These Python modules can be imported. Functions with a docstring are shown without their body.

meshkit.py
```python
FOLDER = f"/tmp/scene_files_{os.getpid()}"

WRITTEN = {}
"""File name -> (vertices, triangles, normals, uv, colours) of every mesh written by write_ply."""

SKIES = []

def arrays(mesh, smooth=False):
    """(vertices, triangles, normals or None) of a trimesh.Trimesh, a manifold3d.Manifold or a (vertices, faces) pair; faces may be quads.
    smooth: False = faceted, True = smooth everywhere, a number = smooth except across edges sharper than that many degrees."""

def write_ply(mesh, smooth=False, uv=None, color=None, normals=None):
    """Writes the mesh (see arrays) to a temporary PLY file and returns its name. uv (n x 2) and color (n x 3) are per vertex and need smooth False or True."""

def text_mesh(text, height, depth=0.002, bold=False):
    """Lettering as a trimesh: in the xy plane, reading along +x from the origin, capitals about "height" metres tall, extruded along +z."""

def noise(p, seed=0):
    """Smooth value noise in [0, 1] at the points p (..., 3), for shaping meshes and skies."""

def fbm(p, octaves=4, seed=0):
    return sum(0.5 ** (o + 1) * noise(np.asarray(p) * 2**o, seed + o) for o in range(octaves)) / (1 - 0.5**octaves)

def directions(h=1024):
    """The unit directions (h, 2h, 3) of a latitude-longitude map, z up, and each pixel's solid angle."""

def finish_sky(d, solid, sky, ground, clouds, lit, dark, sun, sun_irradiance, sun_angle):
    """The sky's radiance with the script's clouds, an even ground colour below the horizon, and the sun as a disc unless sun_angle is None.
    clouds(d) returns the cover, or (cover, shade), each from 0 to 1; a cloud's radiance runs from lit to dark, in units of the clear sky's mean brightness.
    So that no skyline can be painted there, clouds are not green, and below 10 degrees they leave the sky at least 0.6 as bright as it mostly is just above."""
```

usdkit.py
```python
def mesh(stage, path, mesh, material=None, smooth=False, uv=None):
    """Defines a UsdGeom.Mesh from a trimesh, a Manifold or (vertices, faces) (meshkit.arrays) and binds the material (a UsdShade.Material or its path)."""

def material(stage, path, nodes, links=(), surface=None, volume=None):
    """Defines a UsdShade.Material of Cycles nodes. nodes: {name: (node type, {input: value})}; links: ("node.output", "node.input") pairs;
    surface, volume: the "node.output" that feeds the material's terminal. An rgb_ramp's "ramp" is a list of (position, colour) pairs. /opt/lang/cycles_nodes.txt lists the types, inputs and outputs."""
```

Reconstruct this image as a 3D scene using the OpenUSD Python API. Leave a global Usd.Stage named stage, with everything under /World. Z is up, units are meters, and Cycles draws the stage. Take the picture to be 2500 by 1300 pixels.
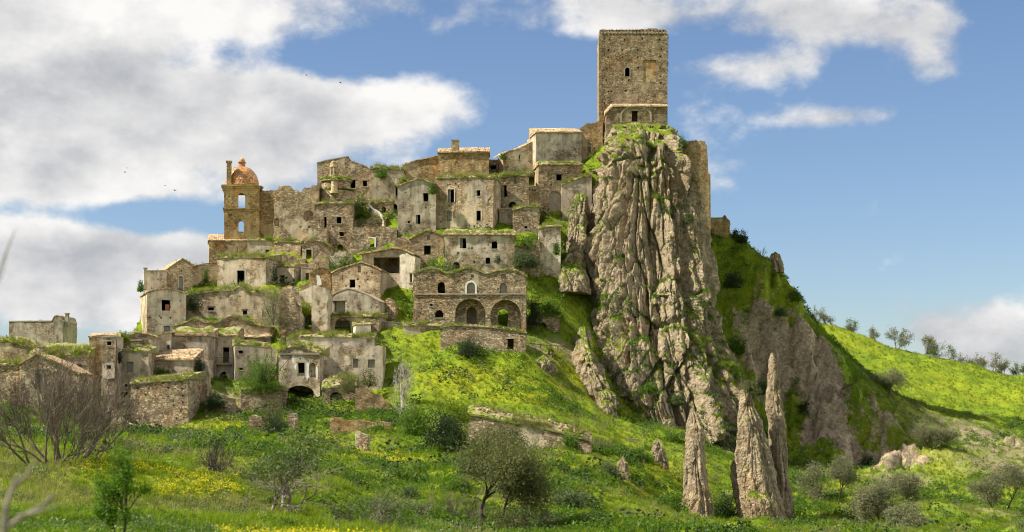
import math, random
import numpy as np, trimesh, manifold3d as m3
from scipy.interpolate import RBFInterpolator, RegularGridInterpolator, PchipInterpolator
from scipy.spatial import cKDTree
from pxr import Usd, UsdGeom, UsdLux, UsdShade, Gf, Sdf, Vt
import usdkit, meshkit
from meshkit import noise, fbm

stage = Usd.Stage.CreateInMemory()
UsdGeom.SetStageUpAxis(stage, UsdGeom.Tokens.z)
UsdGeom.SetStageMetersPerUnit(stage, 1.0)
world = UsdGeom.Xform.Define(stage, '/World')
stage.SetDefaultPrim(world.GetPrim())

# ---------------------------------------------------------------- camera, sky, sun, exposure
F = 3571.0                                        # focal length in picture widths of 2500
cam = UsdGeom.Camera.Define(stage, '/World/camera')
cam.AddRotateXYZOp().Set(Gf.Vec3f(90, 0, 0))      # level, looking along +y from the origin
cam.CreateHorizontalApertureAttr(36.0)
cam.CreateFocalLengthAttr(36.0 * F / 2500)
cam.CreateVerticalApertureOffsetAttr(36.0 * 350 / 2500)   # lens shifted up, as in a picture of a hill with upright walls
cam.CreateFStopAttr(1.9)
cam.CreateFocusDistanceAttr(235.0)
cam.CreateClippingRangeAttr(Gf.Vec2f(0.1, 20000))
cam.CreateExposureAttr(1.92)

SUN = np.array([-0.90, -0.18, 1.00]); SUN /= np.linalg.norm(SUN)
SUN_EL, SUN_AZ = math.asin(SUN[2]), math.atan2(SUN[0], SUN[1])
sun = UsdLux.DistantLight.Define(stage, '/World/sun_light')
sun.CreateIntensityAttr(0.76); sun.CreateAngleAttr(0.53); sun.CreateNormalizeAttr(True)
sun.CreateColorAttr(Gf.Vec3f(1.0, 0.93, 0.80))
_q = Gf.Rotation(Gf.Vec3d(0, 0, 1), Gf.Vec3d(*map(float, SUN))).GetQuat()
sun.AddOrientOp(UsdGeom.XformOp.PrecisionDouble).Set(Gf.Quatd(_q))

_n, _l, _c = {}, [], [0]
def N(kind, name=None, **inp):
    """adds a node; inputs that are 'node.output' strings become links"""
    _c[0] += 1
    name = name or f'k{_c[0]}'
    val = {}
    for k, v in inp.items():
        if isinstance(v, str) and '.' in v:
            _l.append((v, f'{name}.{k}'))
        else:
            val[k] = v
    _n[name] = (kind, val)
    return name
def M(op, a, b=0.0, c=0.0, clamp=False):
    return N('math', math_type=op, value1=a, value2=b, value3=c, use_clamp=clamp) + '.value'
def MIX(a, b, fac=1.0, blend='mix'):
    return N('mix_color', blend_type=blend, a=a, b=b, fac=fac) + '.result'
def RAMP(fac, stops):
    return N('rgb_ramp', ramp=stops, fac=fac) + '.color'
def SS(v, lo, hi, a=0.0, b=1.0):
    return N('map_range', range_type='smoothstep', value=v, from_min=lo, from_max=hi, to_min=a, to_max=b, clamp=True) + '.result'
def NOISE(vec, scale, detail=4, rough=0.55):
    return N('noise_texture', vector=vec, scale=scale, detail=detail, roughness=rough)
def MAP(vec, scale, loc=(0, 0, 0)):
    return N('mapping', vector=vec, scale=scale, location=loc) + '.vector'
def DONE(name, surface=None, volume=None):
    m = usdkit.material(stage, f'/World/Looks/{name}', dict(_n), list(_l), surface=surface, volume=volume)
    _n.clear(); _l.clear(); _c[0] = 0
    return m

def dirpx(px, py):
    a, b = (px - 1250) / F, (1000 - py) / F
    return math.atan(a), math.atan(b / math.hypot(1, a))

def sky_material():
    N('sky_texture', 'sky', sky_type='single_scattering', sun_disc=False, sun_elevation=SUN_EL, sun_rotation=SUN_AZ, altitude=300.0, air_density=1.0, aerosol_density=0.6, ozone_density=1.6)
    d = N('texture_coordinate') + '.generated'
    s = N('separate_xyz', vector=d)
    az = M('arctan2', s + '.x', s + '.y')
    el = M('arcsine', s + '.z')
    # banks of cloud: (px, py, half width, half height, weight)
    banks = [(-150, 130, 620, 330, .52), (330, 330, 520, 140, .50), (800, 290, 260, 105, .36), (120, 60, 420, 150, .3), (620, 60, 500, 110, .20),
             (1050, -40, 650, 90, .22), (1700, 40, 420, 50, .40), (2120, 75, 250, 50, .42), (2290, 160, 120, 70, .40), (1850, 165, 190, 50, .62), (1700, 112, 260, 22, -.25), (2060, 150, 90, 60, -.3),
             (2060, 285, 190, 34, .62), (0, 660, 330, 130, .46), (340, 700, 300, 120, .52), (480, 610, 90, 90, .3), (80, 560, 160, 60, .2), (2330, 810, 190, 75, .44), (2480, 900, 200, 60, .36),
             (1320, 300, 260, 130, -.26), (640, 140, 220, 55, -.75), (1250, 140, 300, 60, -.30), (290, 530, 360, 44, -1.0), (1120, 430, 200, 140, -.3), (2150, 520, 700, 150, -.35), (2450, 100, 120, 200, -.25)]
    # out of view: broken cloud as on the left, added to brighten the shadows
    r2 = M('add', M('multiply', M('multiply', az, az), 1.0), M('multiply', M('multiply', el, el), 2.2))
    bias = SS(r2, .22, .55, 0.0, .38)
    for px, py, w, h, k in banks:
        a0, e0 = dirpx(px, py)
        u = M('multiply', M('subtract', az, a0), F / w)
        v = M('multiply', M('subtract', el, e0), F / h)
        q = M('add', M('multiply', u, u), M('multiply', v, v))
        g = M('exponent', M('multiply', q, -0.9))
        bias = M('multiply_add', g, k, bias)
    vec = MAP(d, (1, 1, 1.45), (0.37, 0.1, 0.0))
    vec2 = MAP(d, (1, 1, 1.45), (0.37 - .016, 0.1, 0.030))
    def dens(v):
        big = NOISE(v, 8.5, 11, 0.58) + '.fac'
        return M('add', M('multiply_add', big, 2.5, -1.30), bias)
    d0, d1 = dens(vec), dens(vec2)
    low = NOISE(MAP(d, (1, 1, 3.2), (.2, .7, 0)), 5.0, 4, .5) + '.fac'
    cover = SS(d0, -0.05, 0.40)
    cover = M('multiply', cover, SS(s + '.z', -0.02, 0.03))
    lit = M('multiply_add', M('subtract', d0, d1), 1.15, 0.70)
    lit = M('add', lit, M('multiply_add', low, 1.7, -0.88))
    thick = SS(d0, 0.30, 0.95)
    lit = M('subtract', lit, M('multiply', thick, 0.22), clamp=True)
    cloud = 'cl.result'
    N('mix_color', 'cl', a=(.86, .89, .95), b=(1.74, 1.71, 1.67), fac=lit, use_clamp=False)
    skyc = N('mix_color', blend_type='multiply', fac=1.0, a='sky.color', b=(SKYM[0], SKYM[1], SKYM[2]), use_clamp=False) + '.result'
    out = N('mix_color', a=skyc, b=cloud, fac=cover, use_clamp=False) + '.result'
    N('background_shader', 'bg', color=out, strength=0.15)
    return DONE('sky', 'bg.background')
SKYM = (0.180, 0.194, 0.218)
dome = UsdLux.DomeLight.Define(stage, '/World/sky')
dome.CreateIntensityAttr(1.0)
UsdShade.MaterialBindingAPI.Apply(dome.GetPrim()).Bind(sky_material())
dome.GetPrim().SetCustomDataByKey('kind', 'structure')
dome.GetPrim().SetCustomDataByKey('label', 'blue sky with banks of white and grey clouds')

# ---------------------------------------------------------------- materials
def stone_mat(name, cols, mortar, scale=2.6, plaster=None, cover=0.5, pscale=0.16, streak=0.35, brown=0.25, bump=0.09):
    p = N('geometry', 'geo') + '.position'
    warp = NOISE(p, 1.3, 3, .5) + '.color'
    pw = N('vector_math', vector_math_type='multiply_add') if False else None
    wv = N('mix_vector', a=p, b=warp, fac=0.0, use_clamp=False) + '.result'
    sm = MAP(p, (1.0, 1.0, 1.75))
    v1 = N('voronoi_texture', feature='f1', vector=sm, scale=scale, randomness=1.0)
    v2 = N('voronoi_texture', feature='distance_to_edge', vector=sm, scale=scale, randomness=1.0)
    sr = N('separate_color', color=v1 + '.color')
    big = NOISE(p, 0.22, 6, .6) + '.fac'
    mid = NOISE(p, 0.9, 6, .65) + '.fac'
    fine = NOISE(p, 5.0, 5, .65) + '.fac'
    col = RAMP(sr + '.r', [(0, cols[0]), (.35, cols[1]), (.7, cols[2]), (1, cols[3])])
    edge = SS(v2 + '.distance', 0.015, 0.09)
    msk = M('multiply', edge, SS(mid, .30, .50, .45, 1.0))
    col = MIX(mortar, col, msk)
    col = MIX(col, RAMP(mid, [(.28, (.42, .38, .34)), (.48, (.95, .93, .90)), (.72, (1.3, 1.27, 1.2))]), .9, 'multiply')
    h = M('add', M('multiply', edge, 0.75), M('multiply', fine, .5))
    if plaster is not None:
        pn = NOISE(MAP(p, (1, 1, .8), (3.1, 7.7, 1.3)), pscale, 8, .62) + '.fac'
        pm = SS(pn, 0.5 + (0.5 - cover) * 0.26 - .02, 0.5 + (0.5 - cover) * 0.26 + .04)
        pc = MIX(plaster, RAMP(mid, [(.30, (.50, .47, .43)), (.47, (1, 1, 1)), (.7, (1.22, 1.20, 1.16))]), 1.0, 'multiply')
        col = MIX(col, pc, pm)
        h = M('add', M('multiply', h, M('multiply_add', pm, -.75, 1.0)), M('multiply', pm, .8))
    # rain streaks and lichen, the wall's own stains
    st = NOISE(MAP(p, (1.1, 1.1, .10)), 1.0, 5, .6) + '.fac'
    col = MIX(col, RAMP(st, [(.34, (.40, .38, .35)), (.54, (1, 1, 1)), (.7, (1.12, 1.1, 1.08))]), streak, 'multiply')
    bn = NOISE(MAP(p, (1, 1, 1), (9, 2, 5)), .33, 5, .6) + '.fac'
    col = MIX(col, MIX(col, (.95, .62, .30), 1.0, 'multiply'), M('multiply', SS(bn, .50, .66), brown))
    gn = NOISE(MAP(p, (1, 1, .6), (1, 8, 3)), .5, 6, .65) + '.fac'
    col = MIX(col, (.10, .095, .045), M('multiply', SS(gn, .58, .72), .40))
    col = MIX(col, RAMP(big, [(.3, (.78, .76, .74)), (.7, (1.15, 1.14, 1.12))]), 1.0, 'multiply')
    pit = SS(NOISE(MAP(p, (1, 1, 1.4), (4, 4, 4)), 2.2, 3, .5) + '.fac', .66, .70)
    col = MIX(col, (.05, .042, .032), M('multiply', pit, .6))
    b = N('bump', height=h, strength=1.0, distance=bump) + '.normal'
    N('principled_bsdf', 'bs', base_color=col, roughness=.92, specular_ior_level=.15, normal=b)
    return DONE(name, 'bs.BSDF')

MAT = {}
MAT['stone'] = stone_mat('stone', [(.23, .17, .105), (.36, .285, .18), (.44, .36, .24), (.56, .47, .33)], (.31, .245, .16), 2.7, (.43, .365, .26), .36)
MAT['ochre'] = stone_mat('ochre', [(.24, .155, .075), (.38, .27, .14), (.45, .34, .185), (.56, .45, .27)], (.31, .225, .12), 2.9, (.43, .34, .21), .30, brown=.5)
MAT['rubble'] = stone_mat('rubble', [(.19, .14, .09), (.35, .28, .185), (.45, .375, .26), (.60, .53, .40)], (.24, .185, .12), 2.4, (.43, .37, .27), .18, brown=.35, bump=.12)
MAT['patchy'] = stone_mat('patchy', [(.22, .165, .105), (.36, .29, .19), (.44, .37, .25), (.55, .47, .34)], (.30, .24, .16), 2.7, (.455, .40, .305), .55, .2)
MAT['plaster'] = stone_mat('plaster', [(.22, .165, .105), (.35, .28, .19), (.42, .35, .25), (.52, .45, .33)], (.30, .24, .165), 2.7, (.43, .375, .28), .66, .17, streak=.55)
MAT['grey'] = stone_mat('grey', [(.20, .165, .12), (.32, .27, .20), (.39, .335, .255), (.49, .43, .34)], (.29, .245, .185), 2.7, (.375, .335, .265), .72, .15, streak=.65, brown=.15)
MAT['pale'] = stone_mat('pale', [(.24, .185, .12), (.38, .31, .215), (.46, .39, .28), (.58, .51, .40)], (.34, .28, .20), 2.7, (.58, .52, .41), .70, .2, streak=.5, brown=.2)
MAT['golden'] = stone_mat('golden', [(.28, .20, .105), (.44, .34, .20), (.52, .42, .26), (.64, .55, .37)], (.39, .29, .17), 2.8, (.54, .45, .30), .34, brown=.4)
MAT['church'] = stone_mat('church', [(.24, .16, .075), (.385, .27, .13), (.45, .33, .165), (.54, .42, .23)], (.32, .22, .10), 3.0, (.45, .33, .17), .5, .25, brown=.5)
MAT['tower'] = stone_mat('tower', [(.17, .13, .082), (.27, .212, .138), (.33, .265, .178), (.45, .38, .275)], (.215, .168, .108), 2.6, (.31, .25, .168), .20, brown=.4, bump=.09)

def simple_mat(name, c0, c1, scale=1.5, rough=.85, bump=.03, bscale=6.0, spec=.2):
    p = N('geometry', 'geo') + '.position'
    n = NOISE(p, scale, 6, .6) + '.fac'
    col = RAMP(n, [(.3, c0), (.7, c1)])
    b = N('bump', height=NOISE(p, bscale, 4, .6) + '.fac', strength=1.0, distance=bump) + '.normal'
    N('principled_bsdf', 'bs', base_color=col, roughness=rough, specular_ior_level=spec, normal=b)
    return DONE(name, 'bs.BSDF')
MAT['dark_wood'] = simple_mat('dark_wood', (.05, .04, .035), (.13, .10, .085))
MAT['grey_wood'] = simple_mat('grey_wood', (.12, .115, .105), (.23, .22, .20))
MAT['red_wood'] = simple_mat('red_wood', (.16, .05, .025), (.27, .09, .045))
MAT['trim'] = simple_mat('trim', (.29, .255, .195), (.46, .41, .325))
MAT['white'] = simple_mat('white', (.55, .53, .48), (.74, .72, .67))
MAT['lintel'] = simple_mat('lintel', (.22, .18, .13), (.40, .34, .26))
MAT['iron'] = simple_mat('iron', (.03, .028, .026), (.08, .06, .05), rough=.6)
MAT['infill'] = simple_mat('infill', (.17, .15, .12), (.29, .255, .20))
MAT['dirt'] = simple_mat('dirt', (.10, .075, .05), (.24, .18, .13), .8, bump=.1, bscale=3)

def tile_mat():
    p = N('geometry', 'geo') + '.position'
    v = N('voronoi_texture', feature='f1', vector=MAP(p, (1, 1, 1)), scale=3.0)
    sr = N('separate_color', color=v + '.color')
    col = RAMP(sr + '.r', [(0, (.15, .095, .055)), (.4, (.31, .22, .13)), (.75, (.42, .32, .20)), (1, (.52, .43, .30))])
    n = NOISE(p, .8, 6, .6) + '.fac'
    col = MIX(col, RAMP(n, [(.3, (.5, .5, .45)), (.6, (1.1, 1.05, 1))]), 1.0, 'multiply')
    b = N('bump', height=sr + '.g', strength=1.0, distance=.05) + '.normal'
    N('principled_bsdf', 'bs', base_color=col, roughness=.9, specular_ior_level=.2, normal=b)
    return DONE('tiles', 'bs.BSDF')
MAT['tile'] = tile_mat()
def dome_mat():
    p = N('geometry', 'geo') + '.position'
    v = N('voronoi_texture', feature='f1', vector=MAP(p, (1, 1, 1.6)), scale=3.6)
    sr = N('separate_color', color=v + '.color')
    col = RAMP(sr + '.r', [(0, (.17, .075, .022)), (.4, (.36, .16, .042)), (.75, (.48, .23, .06)), (1, (.56, .36, .13))])
    n = NOISE(p, .9, 6, .6) + '.fac'
    col = MIX(col, RAMP(n, [(.3, (.65, .6, .5)), (.6, (1.05, 1.0, 1))]), 1.0, 'multiply')
    b = N('bump', height=sr + '.g', strength=1.0, distance=.05) + '.normal'
    N('principled_bsdf', 'bs', base_color=col, roughness=.32, specular_ior_level=.6, normal=b)
    return DONE('glazed_dome', 'bs.BSDF')
MAT['dome'] = dome_mat()

def rock_nodes(p):
    n1 = NOISE(p, .12, 6, .6) + '.fac'
    n2 = NOISE(p, .9, 8, .66) + '.fac'
    st = NOISE(MAP(p, (.55, .55, .05)), 1.0, 7, .62) + '.fac'
    v = N('voronoi_texture', feature='f1', vector=p, scale=2.4)
    vs = N('separate_color', color=v + '.color')
    col = RAMP(n2, [(.25, (.13, .10, .064)), (.42, (.265, .212, .140)), (.60, (.345, .285, .195)), (.8, (.46, .39, .275))])
    col = MIX(col, RAMP(vs + '.r', [(0, (.62, .60, .56)), (.6, (1, 1, 1)), (1, (1.35, 1.33, 1.3))]), .65, 'multiply')
    col = MIX(col, RAMP(st, [(.30, (.50, .46, .42)), (.52, (1, 1, 1)), (.75, (1.12, 1.1, 1.05))]), .6, 'multiply')
    col = MIX(col, MIX(col, (1.0, .74, .44), 1.0, 'multiply'), M('multiply', SS(n1, .52, .66), .28))
    vd = SS(v + '.distance', 0.05, .45)
    h = M('add', M('multiply', vd, -.35), M('multiply', NOISE(p, 2.2, 8, .68) + '.fac', 1.5))
    return col, h
def grass_nodes(p):
    a = NOISE(p, .055, 5, .6) + '.fac'
    b = NOISE(p, .45, 6, .65) + '.fac'
    c = NOISE(p, 3.0, 5, .7) + '.fac'
    col = RAMP(b, [(.25, (.06, .10, .010)), (.42, (.125, .18, .014)), (.58, (.165, .22, .015)), (.78, (.215, .25, .024))])
    col = MIX(col, RAMP(a, [(.35, (.70, .85, .75)), (.65, (1.2, 1.08, .9))]), 1.0, 'multiply')
    col = MIX(col, RAMP(c, [(.25, (.50, .52, .5)), (.6, (1.15, 1.12, 1.1))]), .9, 'multiply')
    return col, c
def rock_mat():
    g = N('geometry', 'geo'); p = 'geo.position'
    col, h = rock_nodes(p)
    gc, gh = grass_nodes(p)
    nz = N('separate_xyz', vector='geo.normal') + '.z'
    gm = NOISE(p, .35, 6, .65) + '.fac'
    mask = SS(M('add', nz, M('multiply_add', gm, 1.5, -.75)), .60, .74)
    veg = SS(NOISE(MAP(p, (1, 1, .5), (5, 1, 2)), .21, 7, .62) + '.fac', .60, .70)
    mask = M('maximum', mask, M('multiply', veg, .5))
    gc2 = MIX(gc, (.75, .80, .62), .6, 'multiply')
    col = MIX(col, gc2, mask)
    b = N('bump', height=h, strength=1.0, distance=.45) + '.normal'
    N('principled_bsdf', 'bs', base_color=col, roughness=.95, specular_ior_level=.1, normal=b)
    return DONE('rock', 'bs.BSDF')
MAT['rock'] = rock_mat()
def ground_mat():
    N('geometry', 'geo'); p = 'geo.position'
    col, h = rock_nodes(p)
    gc, gh = grass_nodes(p)
    rk = N('attribute', attribute='rock') + '.fac'
    ye = N('attribute', attribute='flowers') + '.fac'
    dr = N('attribute', attribute='bare') + '.fac'
    yn = NOISE(p, 1.6, 5, .7) + '.fac'
    gc = MIX(gc, (.36, .33, .015), M('multiply', M('multiply', ye, .7), SS(yn, .46, .64)))
    dn = NOISE(p, .6, 6, .65) + '.fac'
    gc = MIX(gc, RAMP(dn, [(.3, (.11, .08, .05)), (.7, (.30, .24, .17))]), M('multiply', dr, SS(dn, .35, .5)))
    rn = NOISE(p, .25, 7, .65) + '.fac'
    rn = M('multiply_add', NOISE(p, 1.1, 6, .68) + '.fac', .55, M('multiply', rn, .55))
    mask = SS(M('add', rk, M('multiply_add', rn, 2.4, -1.2)), .52, .64)
    col = MIX(gc, col, mask)
    b = N('bump', height=M('add', h, M('multiply', gh, .6)), strength=1.0, distance=.25) + '.normal'
    N('principled_bsdf', 'bs', base_color=col, roughness=.95, specular_ior_level=.1, normal=b)
    return DONE('ground', 'bs.BSDF')
MAT['ground'] = ground_mat()
def turf_mat():
    N('geometry', 'geo'); p = 'geo.position'
    gc, gh = grass_nodes(p)
    n = NOISE(p, .9, 5, .6) + '.fac'
    col = MIX(gc, (.27, .22, .14), SS(n, .38, .56, 0, .9))
    b = N('bump', height=gh, strength=1.0, distance=.2) + '.normal'
    N('principled_bsdf', 'bs', base_color=col, roughness=.95, specular_ior_level=.1, normal=b)
    return DONE('turf', 'bs.BSDF')
MAT['turf'] = turf_mat()

def leaf_mat(name, c0, c1, c2, trans=.35):
    """leaves: every leaf its own tone, a little light shining through"""
    N('geometry', 'geo')
    r = 'geo.random_per_island'
    col = RAMP(r, [(0, c0), (.5, c1), (1, c2)])
    n = NOISE('geo.position', .5, 4, .6) + '.fac'
    col = MIX(col, RAMP(n, [(.3, (.72, .76, .75)), (.7, (1.22, 1.18, 1.05))]), 1.0, 'multiply')
    N('principled_bsdf', 'bs', base_color=col, roughness=.6, specular_ior_level=.25)
    N('translucent_bsdf', 'tr', color=MIX(col, (1.3, 1.35, .7), 1.0, 'multiply'))
    N('mix_closure', 'mx', fac=trans, closure1='bs.BSDF', closure2='tr.BSDF')
    return DONE(name, 'mx.closure')
MAT['leaf_grass'] = leaf_mat('leaf_grass', (.135, .19, .010), (.215, .275, .013), (.31, .345, .024), .52)
MAT['leaf_weed'] = leaf_mat('leaf_weed', (.075, .14, .012), (.135, .215, .018), (.21, .29, .028), .45)
MAT['leaf_sage'] = leaf_mat('leaf_sage', (.075, .105, .045), (.13, .165, .075), (.20, .235, .115), .3)
MAT['leaf_dry'] = leaf_mat('leaf_dry', (.19, .19, .07), (.29, .28, .11), (.40, .37, .18), .38)
MAT['leaf_yellow'] = leaf_mat('leaf_yellow', (.50, .44, .012), (.62, .55, .015), (.70, .64, .04), .3)
MAT['leaf_white'] = leaf_mat('leaf_white', (.5, .5, .42), (.6, .6, .5), (.7, .7, .6), .3)
MAT['leaf_olive'] = leaf_mat('leaf_olive', (.10, .11, .040), (.19, .20, .080), (.31, .31, .15), .35)
MAT['leaf_silver'] = leaf_mat('leaf_silver', (.16, .165, .10), (.27, .275, .18), (.40, .40, .28), .35)
MAT['leaf_dark'] = leaf_mat('leaf_dark', (.026, .048, .014), (.052, .090, .022), (.09, .14, .034), .28)
MAT['leaf_fig'] = leaf_mat('leaf_fig', (.07, .115, .022), (.14, .20, .045), (.23, .29, .08), .35)
MAT['leaf_spring'] = leaf_mat('leaf_spring', (.07, .15, .006), (.15, .25, .010), (.25, .35, .02), .4)
MAT['twig_brown'] = simple_mat('twig_brown', (.06, .047, .034), (.155, .122, .088), 2.0)
MAT['twig_dark'] = simple_mat('twig_dark', (.025, .02, .016), (.07, .055, .04), 2.0)
MAT['twig_pale'] = simple_mat('twig_pale', (.22, .20, .16), (.44, .40, .33), 2.0)
MAT['twig_grey'] = simple_mat('twig_grey', (.10, .085, .065), (.22, .19, .15), 2.0)

# ---------------------------------------------------------------- prims: names, labels, meshes
_used = {}
def path_for(name, parent='/World'):
    key = (parent, name)
    k = _used.get(key, 0); _used[key] = k + 1
    return f'{parent}/{name}' + (f'_{k:03d}' if k else '')
def tag(prim, label=None, cat=None, group=None, kind=None):
    for k, v in (('label', label), ('category', cat), ('group', group), ('kind', kind)):
        if v: prim.SetCustomDataByKey(k, v)
    return prim
def thing(name, label, cat, loc=(0, 0, 0), group=None, kind=None):
    x = UsdGeom.Xform.Define(stage, path_for(name))
    x.AddTranslateOp().Set(Gf.Vec3d(*map(float, loc)))
    tag(x.GetPrim(), label, cat, group, kind)
    x.loc = np.array(loc, float)
    return x
def part(name, mesh, mat, parent=None, smooth=False, label=None):
    """mesh in world coordinates, stored relative to its thing"""
    if parent is None:
        pth = path_for(name)
    else:
        pth = path_for(name, str(parent.GetPath()))
    v, f, n = meshkit.arrays(mesh, smooth)
    off = getattr(parent, 'loc', np.zeros(3)) if parent is not None else np.zeros(3)
    m = usdkit.mesh(stage, pth, (v - off, f), MAT[mat] if isinstance(mat, str) else mat)
    if n is not None:
        m.CreateNormalsAttr(Vt.Vec3fArray.FromNumpy(n.astype(np.float32))); m.SetNormalsInterpolation('vertex')
    m.CreateDoubleSidedAttr(True)
    m.loc = off
    if label: m.GetPrim().SetCustomDataByKey('label', label)
    return m
def W(px, py, Y):
    return np.array([(px - 1250) / F * Y, Y, (1000 - py) / F * Y])

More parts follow.
